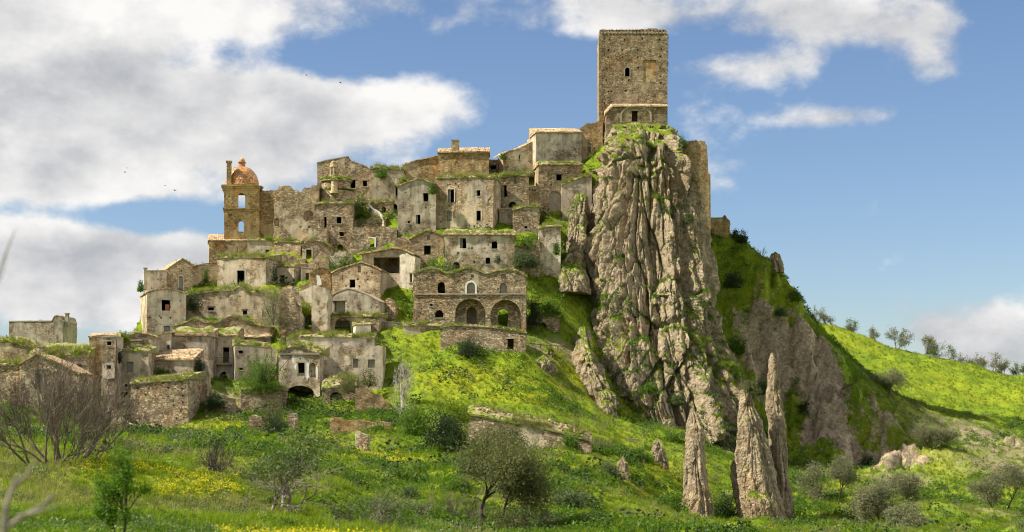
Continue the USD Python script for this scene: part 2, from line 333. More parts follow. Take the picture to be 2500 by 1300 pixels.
# ---------------------------------------------------------------- the houses, as measured: facade outline, base, distance, turn, depth
# (name, label, category, material, roofline points, base, distance, turn, depth, roof, openings, extras)
# openings: kind[:fittings], left, top, right, bottom.  o open, a arched, n niche, m arched niche, t through, u arched through
# fittings: f pale frame, l lintel, s half shutter, S closed shutters, d door leaf, r red leaf, i infill
G1 = 'ruined stone houses stacked on the hillside'
HOUSES = [
 ('plaster_house', 'long flat topped plaster house standing alone on the far left skyline', 'house', 'grey', [(22,785),(128,784),(130,773),(140,770),(150,773),(153,786)], 852, 262, 4, 7, 'flat', [], dict(chimney=[(157,164,766,790)])),
 ('low_house', 'low grassy house half cut off by the left edge above the gabled cottage', 'house', 'stone', [(-45,838),(20,834),(60,846),(92,870)], 905, 226, 0, 6, 'turf', [], {}),
 ('gabled_cottage', 'gabled stone cottage with one framed window behind the big bare shrub', 'house', 'rubble', [(48,890),(89,866),(152,892),(192,914)], 1012, 205, 0, 7, 'tileedge', [('o:fS',86,912,104,942)], dict(moulding=[(76,118,901)])),
 ('cottage_wing', 'low wall-like wing with a grass top left of the gabled cottage', 'house', 'rubble', [(-45,893),(49,892)], 1012, 206, 0, 5, 'turf', [], {}),
 ('turf_roof_house', 'house with a deep mane of grass on its roof beside the narrow tall house', 'house', 'patchy', [(72,874),(150,873),(216,872)], 1000, 214, 3, 7, 'turfhigh', [('o',191,892,197,901)], dict(chimney=[(91,101,847,872)])),
 ('narrow_tall_house', 'narrow tall house with a white plastered middle storey and three tiny windows', 'house', 'plaster', [(248,823),(283,822)], 992, 213, 0, 4, 'flat', [('o',261,834,271,844),('o:f',260,892,271,901),('o',265,965,277,973)], dict(panel=[(249,282.5,885,926,'pale')], pipe=[(285,830,975)])),
 ('tiled_corner_house', 'yellowish house with a ragged tile roof behind the narrow tall house', 'house', 'golden', [(218,824),(250,821),(292,822)], 965, 217, -12, 7, 'tile', [], {}),
 ('pediment_house', 'grey gabled house with a corniced window left of the grass covered long roof', 'house', 'plaster', [(285,832),(310,822),(334,813),(356,817),(378,824)], 866, 222, 0, 7, 'tileedge', [('o:l',325,845,341,857)], dict(moulding=[(317,348,831)])),
 ('shuttered_house', 'three storey house with grey shutters and a wide black cellar opening', 'house', 'plaster', [(284,863),(302,858),(320,860),(345,857),(362,860)], 990, 216, 0, 5, 'turf', [('o:S',309,884,326,909),('o',304,938,310,945),('o',293,958,318,973)], {}),
 ('tile_roof_house', 'house with a neat strip of clay roof tiles above a grassy ledge', 'house', 'plaster', [(334,884),(392,880),(470,880)], 945, 220, 4, 6, 'tileshed', [], dict(ledge=[(345,416,915)])),
 ('square_stone_house', 'square rubble house with rows of beam holes lowest on the slope', 'house', 'rubble', [(319,938),(345,936),(400,932),(440,930),(459,925)], 1062, 210, 6, 8, 'turf', [], dict(holes=[(335,947),(411,947),(446,950),(379,967),(411,967),(446,968),(446,982),(431,1022),(448,1021),(447,1042),(390,1041),(363,948),(340,985),(425,990),(467,975),(470,1000)])),
 ('long_plaster_house', 'broad grey plaster house with stone quoins under the long grassy tile eave', 'house', 'grey', [(415,822),(460,820),(507,821)], 935, 226, 5, 7, 'tileturf', [('h',456,850,459,853)], dict(quoins=[(502,508,848,925)])),
 ('slot_door_house', 'small grey gabled house with one tall dark slot door', 'house', 'plaster', [(376,828),(400,814),(416,813)], 880, 225, 0, 6, 'tileedge', [('o:d',407,842,414,864)], {}),
 ('balcony_house', 'yellow plastered house with a balcony door above an arched black doorway', 'house', 'pale', [(507,822),(540,821),(577,822)], 950, 231, 0, 6, 'tileturf', [('o:d',544,849,559,886),('a',535,908,556,948)], dict(balcony=[(512,566,889)])),
 ('corner_pillar_house', 'plain house with a bright narrow left edge beside the arched doorway', 'house', 'plaster', [(574,842),(612,845),(662,850)], 955, 226, -14, 6, 'turf', [('o',583,856,593,864),('o',583,898,594,904)], {}),
 ('tile_eave_house', 'upper plaster wall under a fringe of tiles left of the brick ruin', 'house', 'grey', [(578,826),(620,826),(660,824)], 860, 237, 0, 6, 'tileshed', [('o',622,852,630,859)], {}),
 ('arch_house', 'ruined house with peeling white plaster above a wide black arch', 'house', 'patchy', [(680,862),(700,853),(717,845),(745,853),(781,864)], 975, 221, 4, 7, 'turf', [('o:lf',727,886,744,912),('m',757,886,770,921),('a',699,942,766,976)], dict(panel=[(710,726,868,902,'white'),(745,756,880,926,'white'),(770.5,777,896,926,'white')], moulding=[(682,780,865)])),
 ('stepped_ruin', 'roofless stepped ruin with two walled up windows at the right end of the lower row', 'house', 'patchy', [(775,886),(790,881),(800,874),(822,870),(823,855),(888,853),(893,852),(894,842),(934,843)], 968, 224, 0, 6, 'open', [('n:i',862,876,874,898),('n:i',898,878,915,898)], dict(panel=[(840,858,868,890,'pale')])),
 ('terrace_wall', 'long pale plaster wall carrying the terrace before the vaulted ruins', 'wall', 'pale', [(700,830),(735,824),(820,824),(912,826)], 880, 232, 0, 4, 'turf', [], dict(balcony=[(737,761,838)])),
 ('twin_gable_house', 'low house with two stone gables under a rolling grass roof', 'house', 'stone', [(420,797),(440,794),(475,778),(500,788),(529,790),(563,771),(590,779),(617,793),(660,800)], 828, 238, 0, 6, 'turfedge', [], dict(chimney=[(456,471,797,828)])),
 ('red_shutter_house', 'tall plaster house at the left end with a broken red shutter and sunlit side', 'house', 'plaster', [(359,716),(383,709),(407,706),(430,709),(454,717)], 818, 241, -21, 9, 'tileedge', [('o:lr',395,733,415,760),('o:S',400,797,415,812)], dict(holes=[(366,776),(393,776),(416,776)])),
 ('flat_top_house', 'flat topped block with a sunlit corner pillar above the red shutter house', 'house', 'plaster', [(361,661),(407,661)], 722, 250, -20, 6, 'flat', [], dict(chimney=[(352,360,655,700)])),
 ('golden_gable_house', 'sunlit golden gabled house with a walled up doorway on the left skyline', 'house', 'golden', [(406,661),(426,646),(445,633),(457,640),(470,648)], 712, 254, -26, 8, 'tileedge', [('n:fi',437,675,446,709),('h',442,659,444,663)], {}),
 ('recessed_house', 'pale recessed wall with hanging ivy between golden gable and the big doorway house', 'house', 'golden', [(470,652),(500,646),(530,642)], 712, 259, -10, 6, 'tile', [], {}),
 ('doorway_house', 'wide stone house with a black doorway in a white frame under thick roof grass', 'house', 'patchy', [(529,631),(590,629),(649,630)], 708, 255, 13, 7, 'turf', [('o:f',578,661,597.5,698)], {}),
 ('corner_door_house', 'small house with a low dark door, right of the wide doorway house', 'house', 'plaster', [(675,652),(700,650),(718,651)], 708, 258, 20, 6, 'turf', [('o:d',681,673,695,698)], {}),
 ('upper_tile_house', 'brown stone house under a rough tile roof below the domed belfry', 'house', 'ochre', [(510,590),(560,590),(604,590)], 645, 268, -12, 6, 'tileshed', [('h',549,602,551,606),('h',579,604,582,608)], {}),
 ('square_window_house', 'grey house front with a square window under tufted roof, right of the rough tile roof', 'house', 'plaster', [(604,587),(640,588),(671,589)], 652, 267, 0, 6, 'turf', [('o:f',648,610,658,622)], dict(chimney=[(687,702,563,592)])),
 ('round_corner_house', 'rubble house with a rounded corner and grass cap in the middle of the upper row', 'house', 'stone', [(670,594),(700,590),(733,594)], 655, 265, 12, 6, 'turf', [('h',700,602,703,606),('h',716,622,718,626)], {}),
 ('small_gable_house', 'small gabled plaster house with one large black window', 'house', 'patchy', [(738,602),(748,592),(760,586),(780,590),(808,604)], 655, 264, 0, 6, 'turfedge', [('o:f',747,610,761,632),('h',774,612,776,615)], {}),
 ('sliver_house', 'narrow grey front with a slim black door behind the small brick gable', 'house', 'grey', [(735,652),(762,655)], 705, 257, 0, 5, 'flat', [('o',746,667,754,692)], {}),
 ('brick_gable_ruin', 'small brown gable with a patch of white plaster and a box-like shed', 'house', 'ochre', [(757,668),(770,659),(782,653),(796,657),(809,665)], 708, 252, 0, 5, 'tileedge', [], dict(panel=[(772,784,673,698,'white')], box=[(785,806,681,701)])),
 ('broad_gable_house', 'broad rubble gable with a square window that shows green behind', 'house', 'stone', [(811,667),(824,659),(882,641),(906,649),(929,661)], 735, 250, 8, 6, 'tileedge', [('t',853,683,867,703),('n:i',873,651,881,666)], dict(holes=[(853,665),(909,666),(836,681),(874,682),(898,683),(845,698),(878,700)])),
 ('concrete_gable', 'grey concrete block wall with low gable and a whitewashed hollow room', 'house', 'grey', [(806,722),(828,711),(850,704),(876,711),(900,721),(927,736)], 778, 243, 8, 6, 'flat', [('o',806,735,842,771)], dict(inner=True)),
 ('vault_house', 'ruined ground floor with a wide black vault below the concrete gable', 'house', 'stone', [(802,773),(840,774),(926,773)], 832, 240, 8, 6, 'turf', [('a',815,776,857,818)], dict(holes=[(890,775)])),
 ('small_box_hut', 'small pale box hut with a sunlit left side in front of the black vault', 'house', 'pale', [(868,794),(906,793)], 832, 237, -14, 3, 'turf', [], {}),
 ('leaning_pier', 'tall leaning pier of plastered rubble beside the bushy black cave', 'ruin', 'patchy', [(761,703),(766,697),(775,695),(795,705),(800,722)], 818, 239, 8, 3, 'open', [('h',779,759,782,762),('h',787,752,789,755),('h',781,776,784,780)], {}),
 ('brick_ruin', 'broken brown brick wall stub left of the bushy black cave', 'ruin', 'rubble', [(681,716),(690,702),(703,697),(714,702),(719,728),(724,760),(729,772)], 838, 237, 10, 3, 'open', [], {}),
 ('niche_room', 'pale plastered back wall with an arched niche between pier and brick stub', 'ruin', 'pale', [(712,714),(742,708),(764,701)], 772, 247, 0, 4, 'open', [('m',722,724,743,746)], {}),
 ('cave_house', 'collapsed cellar with a large black mouth under bright bushes', 'ruin', 'stone', [(718,752),(768,750)], 822, 243, 0, 6, 'turf', [('o',724,758,765,814)], {}),
 ('long_ruined_house', 'long grey ruined house with two small black windows and ivy under its grass roof', 'house', 'plaster', [(454,722),(490,716),(520,713),(575,710),(577,702),(590,702),(600,714),(640,718),(660,727),(692,738)], 790, 246, 3, 6, 'turf', [('o',507,751,522,759),('o',592,758,603,769),('h',546,747,548,750),('h',566,744,568,747)], {}),
 ('church_wall', 'golden brown broken church wall right of the domed belfry', 'ruin', 'ochre', [(626,467),(650,465),(681,467)], 580, 271, 0, 6, 'open', [('h',640,505,642,507),('h',655,530,657,533)], {}),
 ('church_nave', 'roofless church nave wall with arched niches and a ragged top', 'ruin', 'stone', [(668,500),(676,478),(681,454),(711,453),(721,466),(736,467),(742,460),(763,453),(778,449)], 566, 269, 0, 5, 'open', [('m',741,514,765,539),('m',669,533,681,552),('h',690,489,692,492),('h',723,489,725,492)], {}),
 ('church_ruin', 'low rubble front below the church nave with a pillar stub', 'ruin', 'rubble', [(682,540),(700,536),(770,538),(798,560)], 600, 265.5, 0, 4, 'open', [('n',732,551,736,557),('n',752,551,758,557)], {}),
 ('chapel_house', 'tall square rubble building with four dark openings under a domed drum', 'house', 'rubble', [(768,500),(790,497),(830,497),(862,498)], 650, 268, 0, 7, 'turf', [('o',822,530.5,833,546.5),('o',829,566.5,839,577.5),('o',791,530,797,559),('a',823,597,838,616)], dict(holes=[(815,532),(840,531),(812,552),(848,560)])),
 ('skyline_gable', 'large half gable with a steep broken roofline on the upper skyline', 'house', 'stone', [(774,398),(800,391),(851,382),(853,392),(881,401),(898,408),(914,426)], 512, 283, 0, 8, 'flat', [('o',854,439,868,460),('o',886,441,896,456)], dict(holes=[(843,400)])),
 ('streaked_house', 'rain streaked wall with two slit windows below ivy on the skyline', 'house', 'plaster', [(905,413),(925,410),(950,414),(986,417)], 530, 280.5, 0, 6, 'turf', [('o',966,458,970.5,480),('a',955,498,970,522)], {}),
 ('sloping_wall_house', 'plain brown stone house whose top slopes up to the right on the skyline', 'house', 'ochre', [(984,404),(1010,395),(1040,388),(1070,382)], 475, 285, 0, 6, 'tile', [], {}),
 ('chimney_house', 'brown stone house with a ruined brick chimney on its tiled top', 'house', 'ochre', [(1070,374),(1130,373),(1193,373)], 445, 283, 0, 7, 'tileshed', [], dict(chimney=[(1102,1120,342,374)])),
 ('gap_wall', 'low dark wall with one black opening in the skyline gap', 'house', 'rubble', [(1192,391),(1230,391)], 440, 289, 0, 5, 'flat', [('o',1196,405,1211,415)], {}),
 ('sunlit_row_house', 'row house rising to the right with a sunlit side below the tiled tower house', 'house', 'stone', [(1228,380),(1240,371),(1262,366),(1282,357),(1302,347)], 432, 285.5, -14, 7, 'tile', [('o',1267,379,1270,390)], {}),
 ('tower_neighbour_house', 'grey plastered house with a tile roof just left of the castle rock', 'house', 'grey', [(1309,325),(1360,325),(1420,325)], 405, 284, -12, 8, 'tileshed', [], dict(holes=[(1333,382),(1360,382)])),
 ('castle_side_wall', 'brown stone wall with a small black door climbing to the castle tower', 'wall', 'ochre', [(1416,314),(1426,306),(1450,298),(1472,290)], 402, 288, 0, 5, 'open', [('o:f',1434,358,1443,375)], {}),
 ('gatehouse', 'low gatehouse with a tall black doorway at the foot of the castle tower', 'house', 'tower', [(1480,278),(1495,262),(1560,261),(1628,262)], 322, 286, 0, 3.6, 'tileshed', [('o:l',1542,271,1557,303),('h',1530,287,1532,290),('h',1562,285,1565,288)], dict(archring=[(1514,1591,258,302)])),
 ('far_corner_house', 'small stone corner of a house peeping out right of the cliff', 'house', 'ochre', [(1726,533),(1765,532),(1766,526),(1772,526),(1774,533),(1781,540)], 572, 300, 10, 6, 'flat', [], {}),
 ('arch_niche_house', 'stone house with a tall walled up arch beside the castle rock', 'house', 'stone', [(1314,405),(1360,404),(1421,404)], 538, 277, -8, 7, 'tileturf', [('o',1358,427,1371,442),('m:i',1339,466,1371,534),('h',1324,470,1326,473)], dict(holes=[(1338,422),(1345,436),(1328,436),(1380,425),(1330,452),(1385,440),(1345,452)])),
 ('sloping_plaster_house', 'plain grey plaster wall with a sloping grassy top against the cliff', 'house', 'grey', [(1372,453),(1400,441),(1445,428)], 540, 275, 0, 6, 'turf', [], {}),
 ('parapet_house', 'small golden block with a row of tiny arches along its parapet', 'house', 'golden', [(1289,457),(1314,455)], 512, 276, -8, 5, 'flat', [('a',1292,461,1295,467),('a',1298,461,1301,467),('a',1304,461,1307,467)], {}),
 ('shadow_house', 'dark narrow house front wedged under the tiled tower house', 'house', 'rubble', [(1286,425),(1312,422)], 470, 280.5, 0, 5, 'turf', [('o',1291,432,1307,454)], {}),
 ('grey_gable_house', 'grey gabled front with two black windows in the heart of the village', 'house', 'grey', [(971,456),(995,446),(1021,438),(1042,443),(1064,452)], 566, 267, 0, 7, 'tileedge', [('o',1033.5,472,1046,493),('o:s',1015.5,525,1026,547),('o',995.5,539.5,1000.5,546.5)], dict(holes=[(991,471),(985,506),(1010,504),(1060,502),(1040,508)])),
 ('great_house', 'large flat topped stone house with five windows in the heart of the village', 'house', 'stone', [(1064,436),(1130,434),(1204,434)], 560, 267, 12, 6.5, 'turf', [('o:fs',1093.5,463,1108.5,494),('o',1164,465,1172,479),('a:S',1091.5,517,1103,540),('o:f',1163,515,1174,539)], dict(panel=[(1136,1200,440,492,'grey')], holes=[(1093,452),(1099,451),(1112,449),(1154,478),(1180,477),(1193,477),(1054,520),(1084,517),(1054,543),(1076,542),(1165,546),(1194,540),(1057,556)])),
 ('back_stone_house', 'rough stone house with one tall window and a low arch behind a ramp', 'house', 'rubble', [(1217,434),(1250,431),(1291,429)], 520, 273, 0, 6, 'turf', [('o:s',1225,453,1238,481),('a',1242,492,1261,509)], {}),
 ('ramp_house', 'low concrete ramp and black passage arch under the rough stone house', 'wall', 'grey', [(1200,510),(1252,509)], 560, 269, 0, 4, 'flat', [('a',1204,512,1219,546)], {}),
 ('stub_house', 'square rubble stub with a dark bush on top near the cliff', 'house', 'rubble', [(1252,514),(1280,507),(1317,506)], 575, 265, 0, 6, 'turf', [('o',1281.5,552,1288,559)], {}),
 ('pale_pier_house', 'tall narrow pale plaster pier beside the undercut rock', 'house', 'pale', [(1316,559),(1332,555),(1347,554),(1369,554)], 675, 258, 0, 5, 'turf', [('h',1327,575,1331,579)], {}),
 ('mid_plaster_house', 'broad plaster house with an arched doorway and grass on its tiled roof', 'house', 'patchy', [(1085,575),(1170,574),(1256,575)], 672, 255, 0, 7, 'tileturf', [('o:s',1123,582,1138,606),('a',1200,590,1213,608),('a',1186,630,1196,645),('a:d',1106,640,1122,664)], dict(holes=[(1119,618),(1145,606),(1152,606),(1183,606),(1130,638),(1158,640)])),
 ('rough_wall', 'rough overgrown rubble wall between plaster house and pale pier', 'wall', 'rubble', [(1256,606),(1285,596),(1318,588)], 675, 257, 0, 4, 'open', [], {}),
 ('attic_gable_house', 'gabled stone house with a tiny attic window behind the green fig tree', 'house', 'stone', [(1000,585),(1022,573),(1045,563),(1065,569),(1084,578)], 645, 258, 0, 6, 'turfedge', [('n:i',1042,576,1050,586),('o:l',1035,600,1051,622)], {}),
 ('white_frame_house', 'stone house with a white framed window left of the grassy court', 'house', 'rubble', [(854,558),(866,552),(900,555),(935,554),(968,557)], 618, 265.5, 0, 6, 'open', [('o:F',903,583.5,914,604)], {}),
 ('garden_wall', 'low overgrown stone wall above the house with the white framed window', 'wall', 'rubble', [(864,539),(900,536),(942,536)], 562, 270, 0, 2, 'turf', [], {}),
 ('arch_shed', 'small vaulted shed with a dark arch beside the curved stair', 'house', 'stone', [(905,500),(930,495),(958,492)], 530, 274, 0, 4, 'turf', [('a',931,506,942,524)], {}),
 ('collapsed_shed', 'collapsed shed with a sagging slab roof over a dark hollow', 'ruin', 'plaster', [(884,621),(930,613),(960,607),(985,611),(1009,622)], 705, 254, 6, 5, 'slab', [('o',912,629,976,668)], {}),
 ('triple_gable_house', 'stone front of three low gables with two great arches below', 'house', 'rubble', [(1009,669),(1030,661),(1055,656),(1075,661),(1092,671),(1115,664),(1143,654),(1165,661),(1188,670),(1212,662),(1243,659),(1265,664),(1284,676)], 815, 242, 2, 5, 'turfedge', [('a',1068.5,689,1086.6,716),('n:i',1054,665,1062,674),('m:Fi',1140,690,1160,717),('n:i',1149,670,1156,677.5),('m:i',1220.5,692,1238,716),('m:i',1223,669.5,1236,681.5),('o',1049.5,742,1056,748),('a',1062,758,1082,776),('A',1111,730,1185,800),('U',1197,733,1272,815)], dict(cornice=[(1010,1285,719)])),
 ('door_wall', 'bowed rubble retaining wall with a small black doorway on the grass slope', 'wall', 'rubble', [(1075,802),(1100,795),(1150,797),(1210,801),(1283,814)], 874, 234, 4, 3, 'turfedge', [('o:l',1238,828,1254,853),('h',1231,838,1234,843)], {}),
 ('arched_cellar', 'small stone cellar with a black arched door right of the great arches', 'house', 'rubble', [(1284,788),(1300,778),(1340,776),(1366,778)], 822, 246, 0, 4, 'turf', [('a',1316,788,1334,818)], {}),
 ('low_slope_wall', 'short grey wall stub at the top of the grass slope', 'wall', 'grey', [(921,785),(950,786),(980,789)], 812, 241, 0, 2, 'flat', [], {}),
 ('buried_wall', 'half buried ochre wall below the triple gable house', 'wall', 'stone', [(985,797),(1030,795),(1076,797)], 818, 238, 0, 2, 'turf', [], {}),
 ('broken_wall', 'broken brick wall end leaning at the foot of the lower houses', 'ruin', 'ochre', [(868,948),(874,943),(900,955),(925,966),(948,978),(960,992)], 1008, 214, -6, 1.6, 'open', [], {}),
 ('low_cellar', 'low cellar with a shallow arch under a bright grass cap', 'house', 'rubble', [(786,952),(830,943),(868,947)], 985, 218, 0, 4, 'turfhigh', [('a:d',806,958,835,978)], {}),
 ('lower_wall', 'long low brown wall on the yellow flower slope', 'wall', 'ochre', [(806,1021),(850,1026),(900,1030),(952,1031)], 1068, 200, 4, 1.5, 'open', [], {}),
 ('stone_pillar', 'single leaning rubble pillar standing in yellow flowers', 'ruin', 'rubble', [(867,1060),(871,1055),(897,1062)], 1136, 178, 12, 1.3, 'open', [], {}),
 ('left_pier', 'broken pier left of the dark thicket', 'ruin', 'rubble', [(607,1018),(628,1014),(640,1022),(647,1035)], 1082, 196, 0, 1.6, 'open', [], {}),
 ('right_pier', 'broken pier right of the dark thicket', 'ruin', 'rubble', [(702,1010),(712,1006),(720,1012)], 1058, 197, 8, 1.6, 'open', [], {}),
 ('slope_bank_wall', 'earthy stone terrace wall below the grass slope', 'wall', 'rubble', [(1143,1014),(1180,1018),(1220,1027),(1300,1042),(1370,1058),(1442,1078)], 1104, 196, 6, 2, 'turfhigh', [], {}),
 ('shrub_wall', 'low grey wall under the bush with the arched doorway on its left', 'wall', 'rubble', [(588,952),(640,948),(697,954)], 1010, 218, 0, 2, 'turf', [], {}),
 ('buttress_hut', 'small stone buttress against the corner of the square rubble house', 'ruin', 'plaster', [(484,921),(505,918)], 992, 216, 0, 3, 'open', [], {}),
 ('round_corner_ruin', 'low rubble remnant on the terrace above the small dark door', 'ruin', 'rubble', [(676,630),(690,622),(706,621),(722,627),(742,632)], 660, 262, 4, 3, 'open', [('h',700,634,702,637)], {}),
 ('terrace_ruin', 'broken gable end below the small gabled window house', 'ruin', 'stone', [(752,640),(764,630),(776,622),(788,630),(802,634)], 672, 259.5, 0, 3, 'open', [('o',771,640,779,656)], {}),
 ('bush_ruin', 'ruined house front half hidden by the round pale green bush', 'ruin', 'patchy', [(806,626),(818,618),(832,611),(846,616),(858,622)], 660, 261.5, 0, 4, 'open', [('o',842,630,850,644)], {}),
 ('corner_ruin', 'small wall remnant left of the attic gable house', 'ruin', 'rubble', [(962,590),(974,580),(988,576),(1002,586)], 626, 261, 0, 3, 'open', [], {}),
 ('post_wall', 'narrow bright wall end standing behind the large leafy shrub', 'ruin', 'pale', [(662,852),(669,847),(676,850)], 935, 227, -14, 3, 'open', [], {}),
 ('step_wall', 'little terrace wall under the slim black door', 'wall', 'stone', [(734,696),(748,692),(764,694)], 722, 251, 0, 2, 'open', [], {}),
 ('court_wall', 'ruined wall stub on the slope right of the concrete gable', 'ruin', 'rubble', [(934,742),(944,728),(958,734),(966,750)], 790, 246, 8, 2.5, 'open', [], {}),
 ('yard_wall', 'ruined yard wall with a doorway below the long ruined house', 'ruin', 'patchy', [(618,742),(640,736),(660,744),(682,752)], 800, 242.5, 0, 3, 'open', [('o',640,756,651,776)], {}),
 ('rubble_wall', 'low rubble wall below the arched black doorway', 'wall', 'rubble', [(500,966),(520,960),(548,964),(570,974)], 1006, 213, 0, 2, 'open', [], {}),
 ('terrace_stub', 'pale wall stub between tile roof house and broad plaster house', 'ruin', 'plaster', [(488,884),(498,876),(510,880)], 940, 222, 0, 3, 'open', [], {}),
 ('shed_side_wall', 'streaked tall wall at the right side of the collapsed shed', 'ruin', 'pale', [(976,624),(990,620),(1002,622),(1013,628)], 712, 252.5, 14, 3, 'open', [('o',1000,668,1006,690)], {}),
]
FOOT = []   # footprints, so that no grass grows indoors
class Frame:
    """a facade plane: local s along the wall, w into the house, z up"""
    def __init__(self, pxc, Y, turn):
        t = math.radians(turn)
        self.O = np.array([(pxc - 1250) / F * Y, Y]); self.r = np.array([math.cos(t), -math.sin(t)]); self.i = np.array([math.sin(t), math.cos(t)])
    def sz(self, px, py):
        a, b = (px - 1250) / F, (1000 - py) / F
        n = -self.i
        t = (self.O @ n) / (a * n[0] + n[1])
        return np.array([(np.array([t * a, t]) - self.O) @ self.r, t * b])
    def world(self, v):
        v = np.asarray(v, float)          # (s, w, z)
        xy = self.O + v[:, :1] * self.r + v[:, 1:2] * self.i
        return np.column_stack([xy, v[:, 2]])
for h in HOUSES:
    xs = [p[0] for p in h[4]]
    h[11]['fr'] = fr = Frame((min(xs) + max(xs)) / 2, h[6], h[7])
    h[11]['line'] = [fr.sz(*p) for p in h[4]]
    s = [q[0] for q in h[11]['line']]
    FOOT.append((fr, min(s) - .15, max(s) + .15, h[8] + .1))

# ---------------------------------------------------------------- the ground
CTRL = []
for h in HOUSES:
    fr, (a, b) = h[11]['fr'], (h[11]['line'][0][0], h[11]['line'][-1][0])
    z = fr.sz(h[4][len(h[4]) // 2][0], h[5] - 5)[1]
    for s in np.linspace(a, b, 3 if b - a > 6 else 2):
        q = fr.world([[s, -.3, z]])[0]
        CTRL.append(q)
        if h[0] in ('triple_gable_house', 'arch_house', 'vault_house', 'cave_house', 'collapsed_shed'): CTRL.append(fr.world([[s, h[8] - .6, z - .3]])[0])
for px, py, Y in [
    (0,1303,20),(400,1300,20),(800,1345,20),(1200,1355,20),(1600,1310,20),(2000,1325,20),(2500,1350,20),
    (-300,1270,28),(0,1262,28),(400,1255,28),(700,1330,26),(1000,1340,25),(1300,1350,26),(1480,1312,26),(-200,1180,45),
    (0,1150,52),(150,1160,55),(300,1170,54),(430,1172,52),(560,1190,55),(700,1292,50),(700,1235,82),(830,1284,62),(1000,1300,60),(1100,1310,70),
    (0,1080,90),(200,1090,95),(400,1110,92),(600,1130,95),(0,1010,180),(150,1022,195),(260,1035,195),(400,1066,200),(500,1086,196),(560,1045,206),(550,1000,215),
    (620,1085,190),(700,1075,186),(780,1090,170),(950,1130,170),(1000,1180,120),(860,1180,110),(1222,1290,86),(1100,1240,100),(1220,1160,150),(1150,1110,182),(1050,1065,196),
    (1000,1010,209),(960,985,214),(1080,1000,212),(1000,930,222),(1100,900,228),(1250,940,226),(1400,975,232),(1250,1000,214),(1400,1040,212),(1500,1050,222),
    (950,840,236),(1150,880,231),(1300,850,238),(1380,830,243),(1330,740,251),(1350,690,258),(1415,672,262),(1400,900,240),(960,730,250),(980,690,253),(955,535,271),
    (1480,990,239),(1560,1045,236),(1620,1042,228),(1690,1058,225),(1600,1130,200),(1750,1102,228),(1800,1108,242),(1450,1160,178),(1300,1200,140),(1500,1210,165),(1450,1292,108),(1600,1290,165),
    (1650,1180,202),(1700,1200,202),(1780,1190,212),(1780,1310,186),(1900,1310,186),(1650,1310,182),(1850,1240,204),(1950,1230,204),(2000,1290,178),(1960,1150,246),(2045,1240,206),(2160,1296,186),(2300,1230,206),(2440,1240,212),(2500,1300,165),(2350,1296,168),
    # the rocky shoulder right of the cliff: crest, face
    (1720,550,304),(1790,572,303),(1830,598,302),(1900,650,299),(1950,742,295),(1988,850,288),(2060,910,284),(2130,972,280),(2230,1092,270),(2330,1152,258),(2440,1272,222),
    (1740,700,294),(1740,820,290),(1780,900,286),(1800,1000,280),(1850,900,287),(1850,750,292),(1920,850,288),(1950,1000,280),(2000,1080,272),(1900,1080,272),(2080,1060,272),(2080,1150,258),(2200,1180,246),
    # the green hill beyond
    (2010,790,380),(2100,826,385),(2200,858,388),(2300,888,390),(2400,905,393),(2500,926,395),(2650,960,398),(2100,900,340),(2150,950,322),(2300,1000,312),(2480,1010,318),(2250,1060,285),(2400,1130,262),(2480,1190,240),(2600,1290,200),
    ]:
    CTRL.append(W(px, py, Y))
CTRL += [np.array(q, float) for q in [
    (0,0,-1.7),(-12,8,-1.5),(12,8,-2.0),(0,-30,-1.2),(-40,-20,-1),(40,-20,-2.5),(-30,30,-2.0),(-60,60,-3),(1250/50,45,-6),(0,40,-4.3),(-7,44,-4.3),(8,48,-4.8),(18,55,-6.5),(30,75,-8.6),(45,110,-12),(80,90,-11),(-80,120,-4),
    (75,150,-15),(-110,200,3),(-100,262,9.5),(-80,250,10),(-60,285,2),(-64.8,243,8),(-66,250,8),(-67,256,8),(-67.5,262,7),(-67,268,5),(-62,272,8),(-57,276,12),(-68,262,3),(-75,250,7),(-64,240,9),(-72,232,8),(-58,300,-3),(-110,320,-5),(-50,330,8),(0,330,30),(30,330,40),(-20,300,36),(5,305,44),(25,300,46),(40,318,30),(-45,305,20),(28,275,12),(22,262,0),(35,262,-4),(28,250,-3),
    (60,340,10),(90,320,2),(60,310,14),(130,460,8),(80,450,12),(0,450,-10),(-150,450,-20),(200,450,-5),(-200,250,-10),(200,200,-15),(220,320,6),(-250,50,-5),(200,50,-15)]]
CTRL = np.array(CTRL)
_rbf = RBFInterpolator(CTRL[:, :2] / 100, CTRL[:, 2], kernel='linear', smoothing=.003, neighbors=60)
def axis(lo, hi, fine, far):
    """positions: fine steps between lo and hi, growing steps out to far"""
    c = list(np.arange(lo, hi, fine)); st = fine
    a, b = [], []
    x = lo
    while x > -far: st *= 1.35; x -= st; a.append(x)
    st, x = fine, hi
    while x < far: st *= 1.35; x += st; b.append(x)
    return np.array(a[::-1] + c + b)
def axis_y():
    y, out = 8.0, []
    while y < 420: out.append(y); y += .45 if y < 60 else (.7 if y < 130 else .62 if y < 310 else 1.0)
    a, st, x = [], .6, 8.0
    while x > -2000: st *= 1.4; x -= st; a.append(x)
    st, x, b = 1.0, out[-1], []
    while x < 6000: st *= 1.4; x += st; b.append(x)
    return np.array(a[::-1] + out + b)
GX, GY = axis(-105, 135, .62, 5000), axis_y()
gx, gy = np.meshgrid(GX, GY)
_cx, _cy = np.arange(-300, 301, 2.0), np.arange(-60, 481, 2.0)
_m = np.meshgrid(_cx, _cy)
_z = _rbf(np.column_stack([_m[0].ravel(), _m[1].ravel()]) / 100).reshape(_m[0].shape)
from scipy.ndimage import gaussian_filter
_z = gaussian_filter(_z, .55)
_zi = RegularGridInterpolator((_cy, _cx), _z, method='linear')
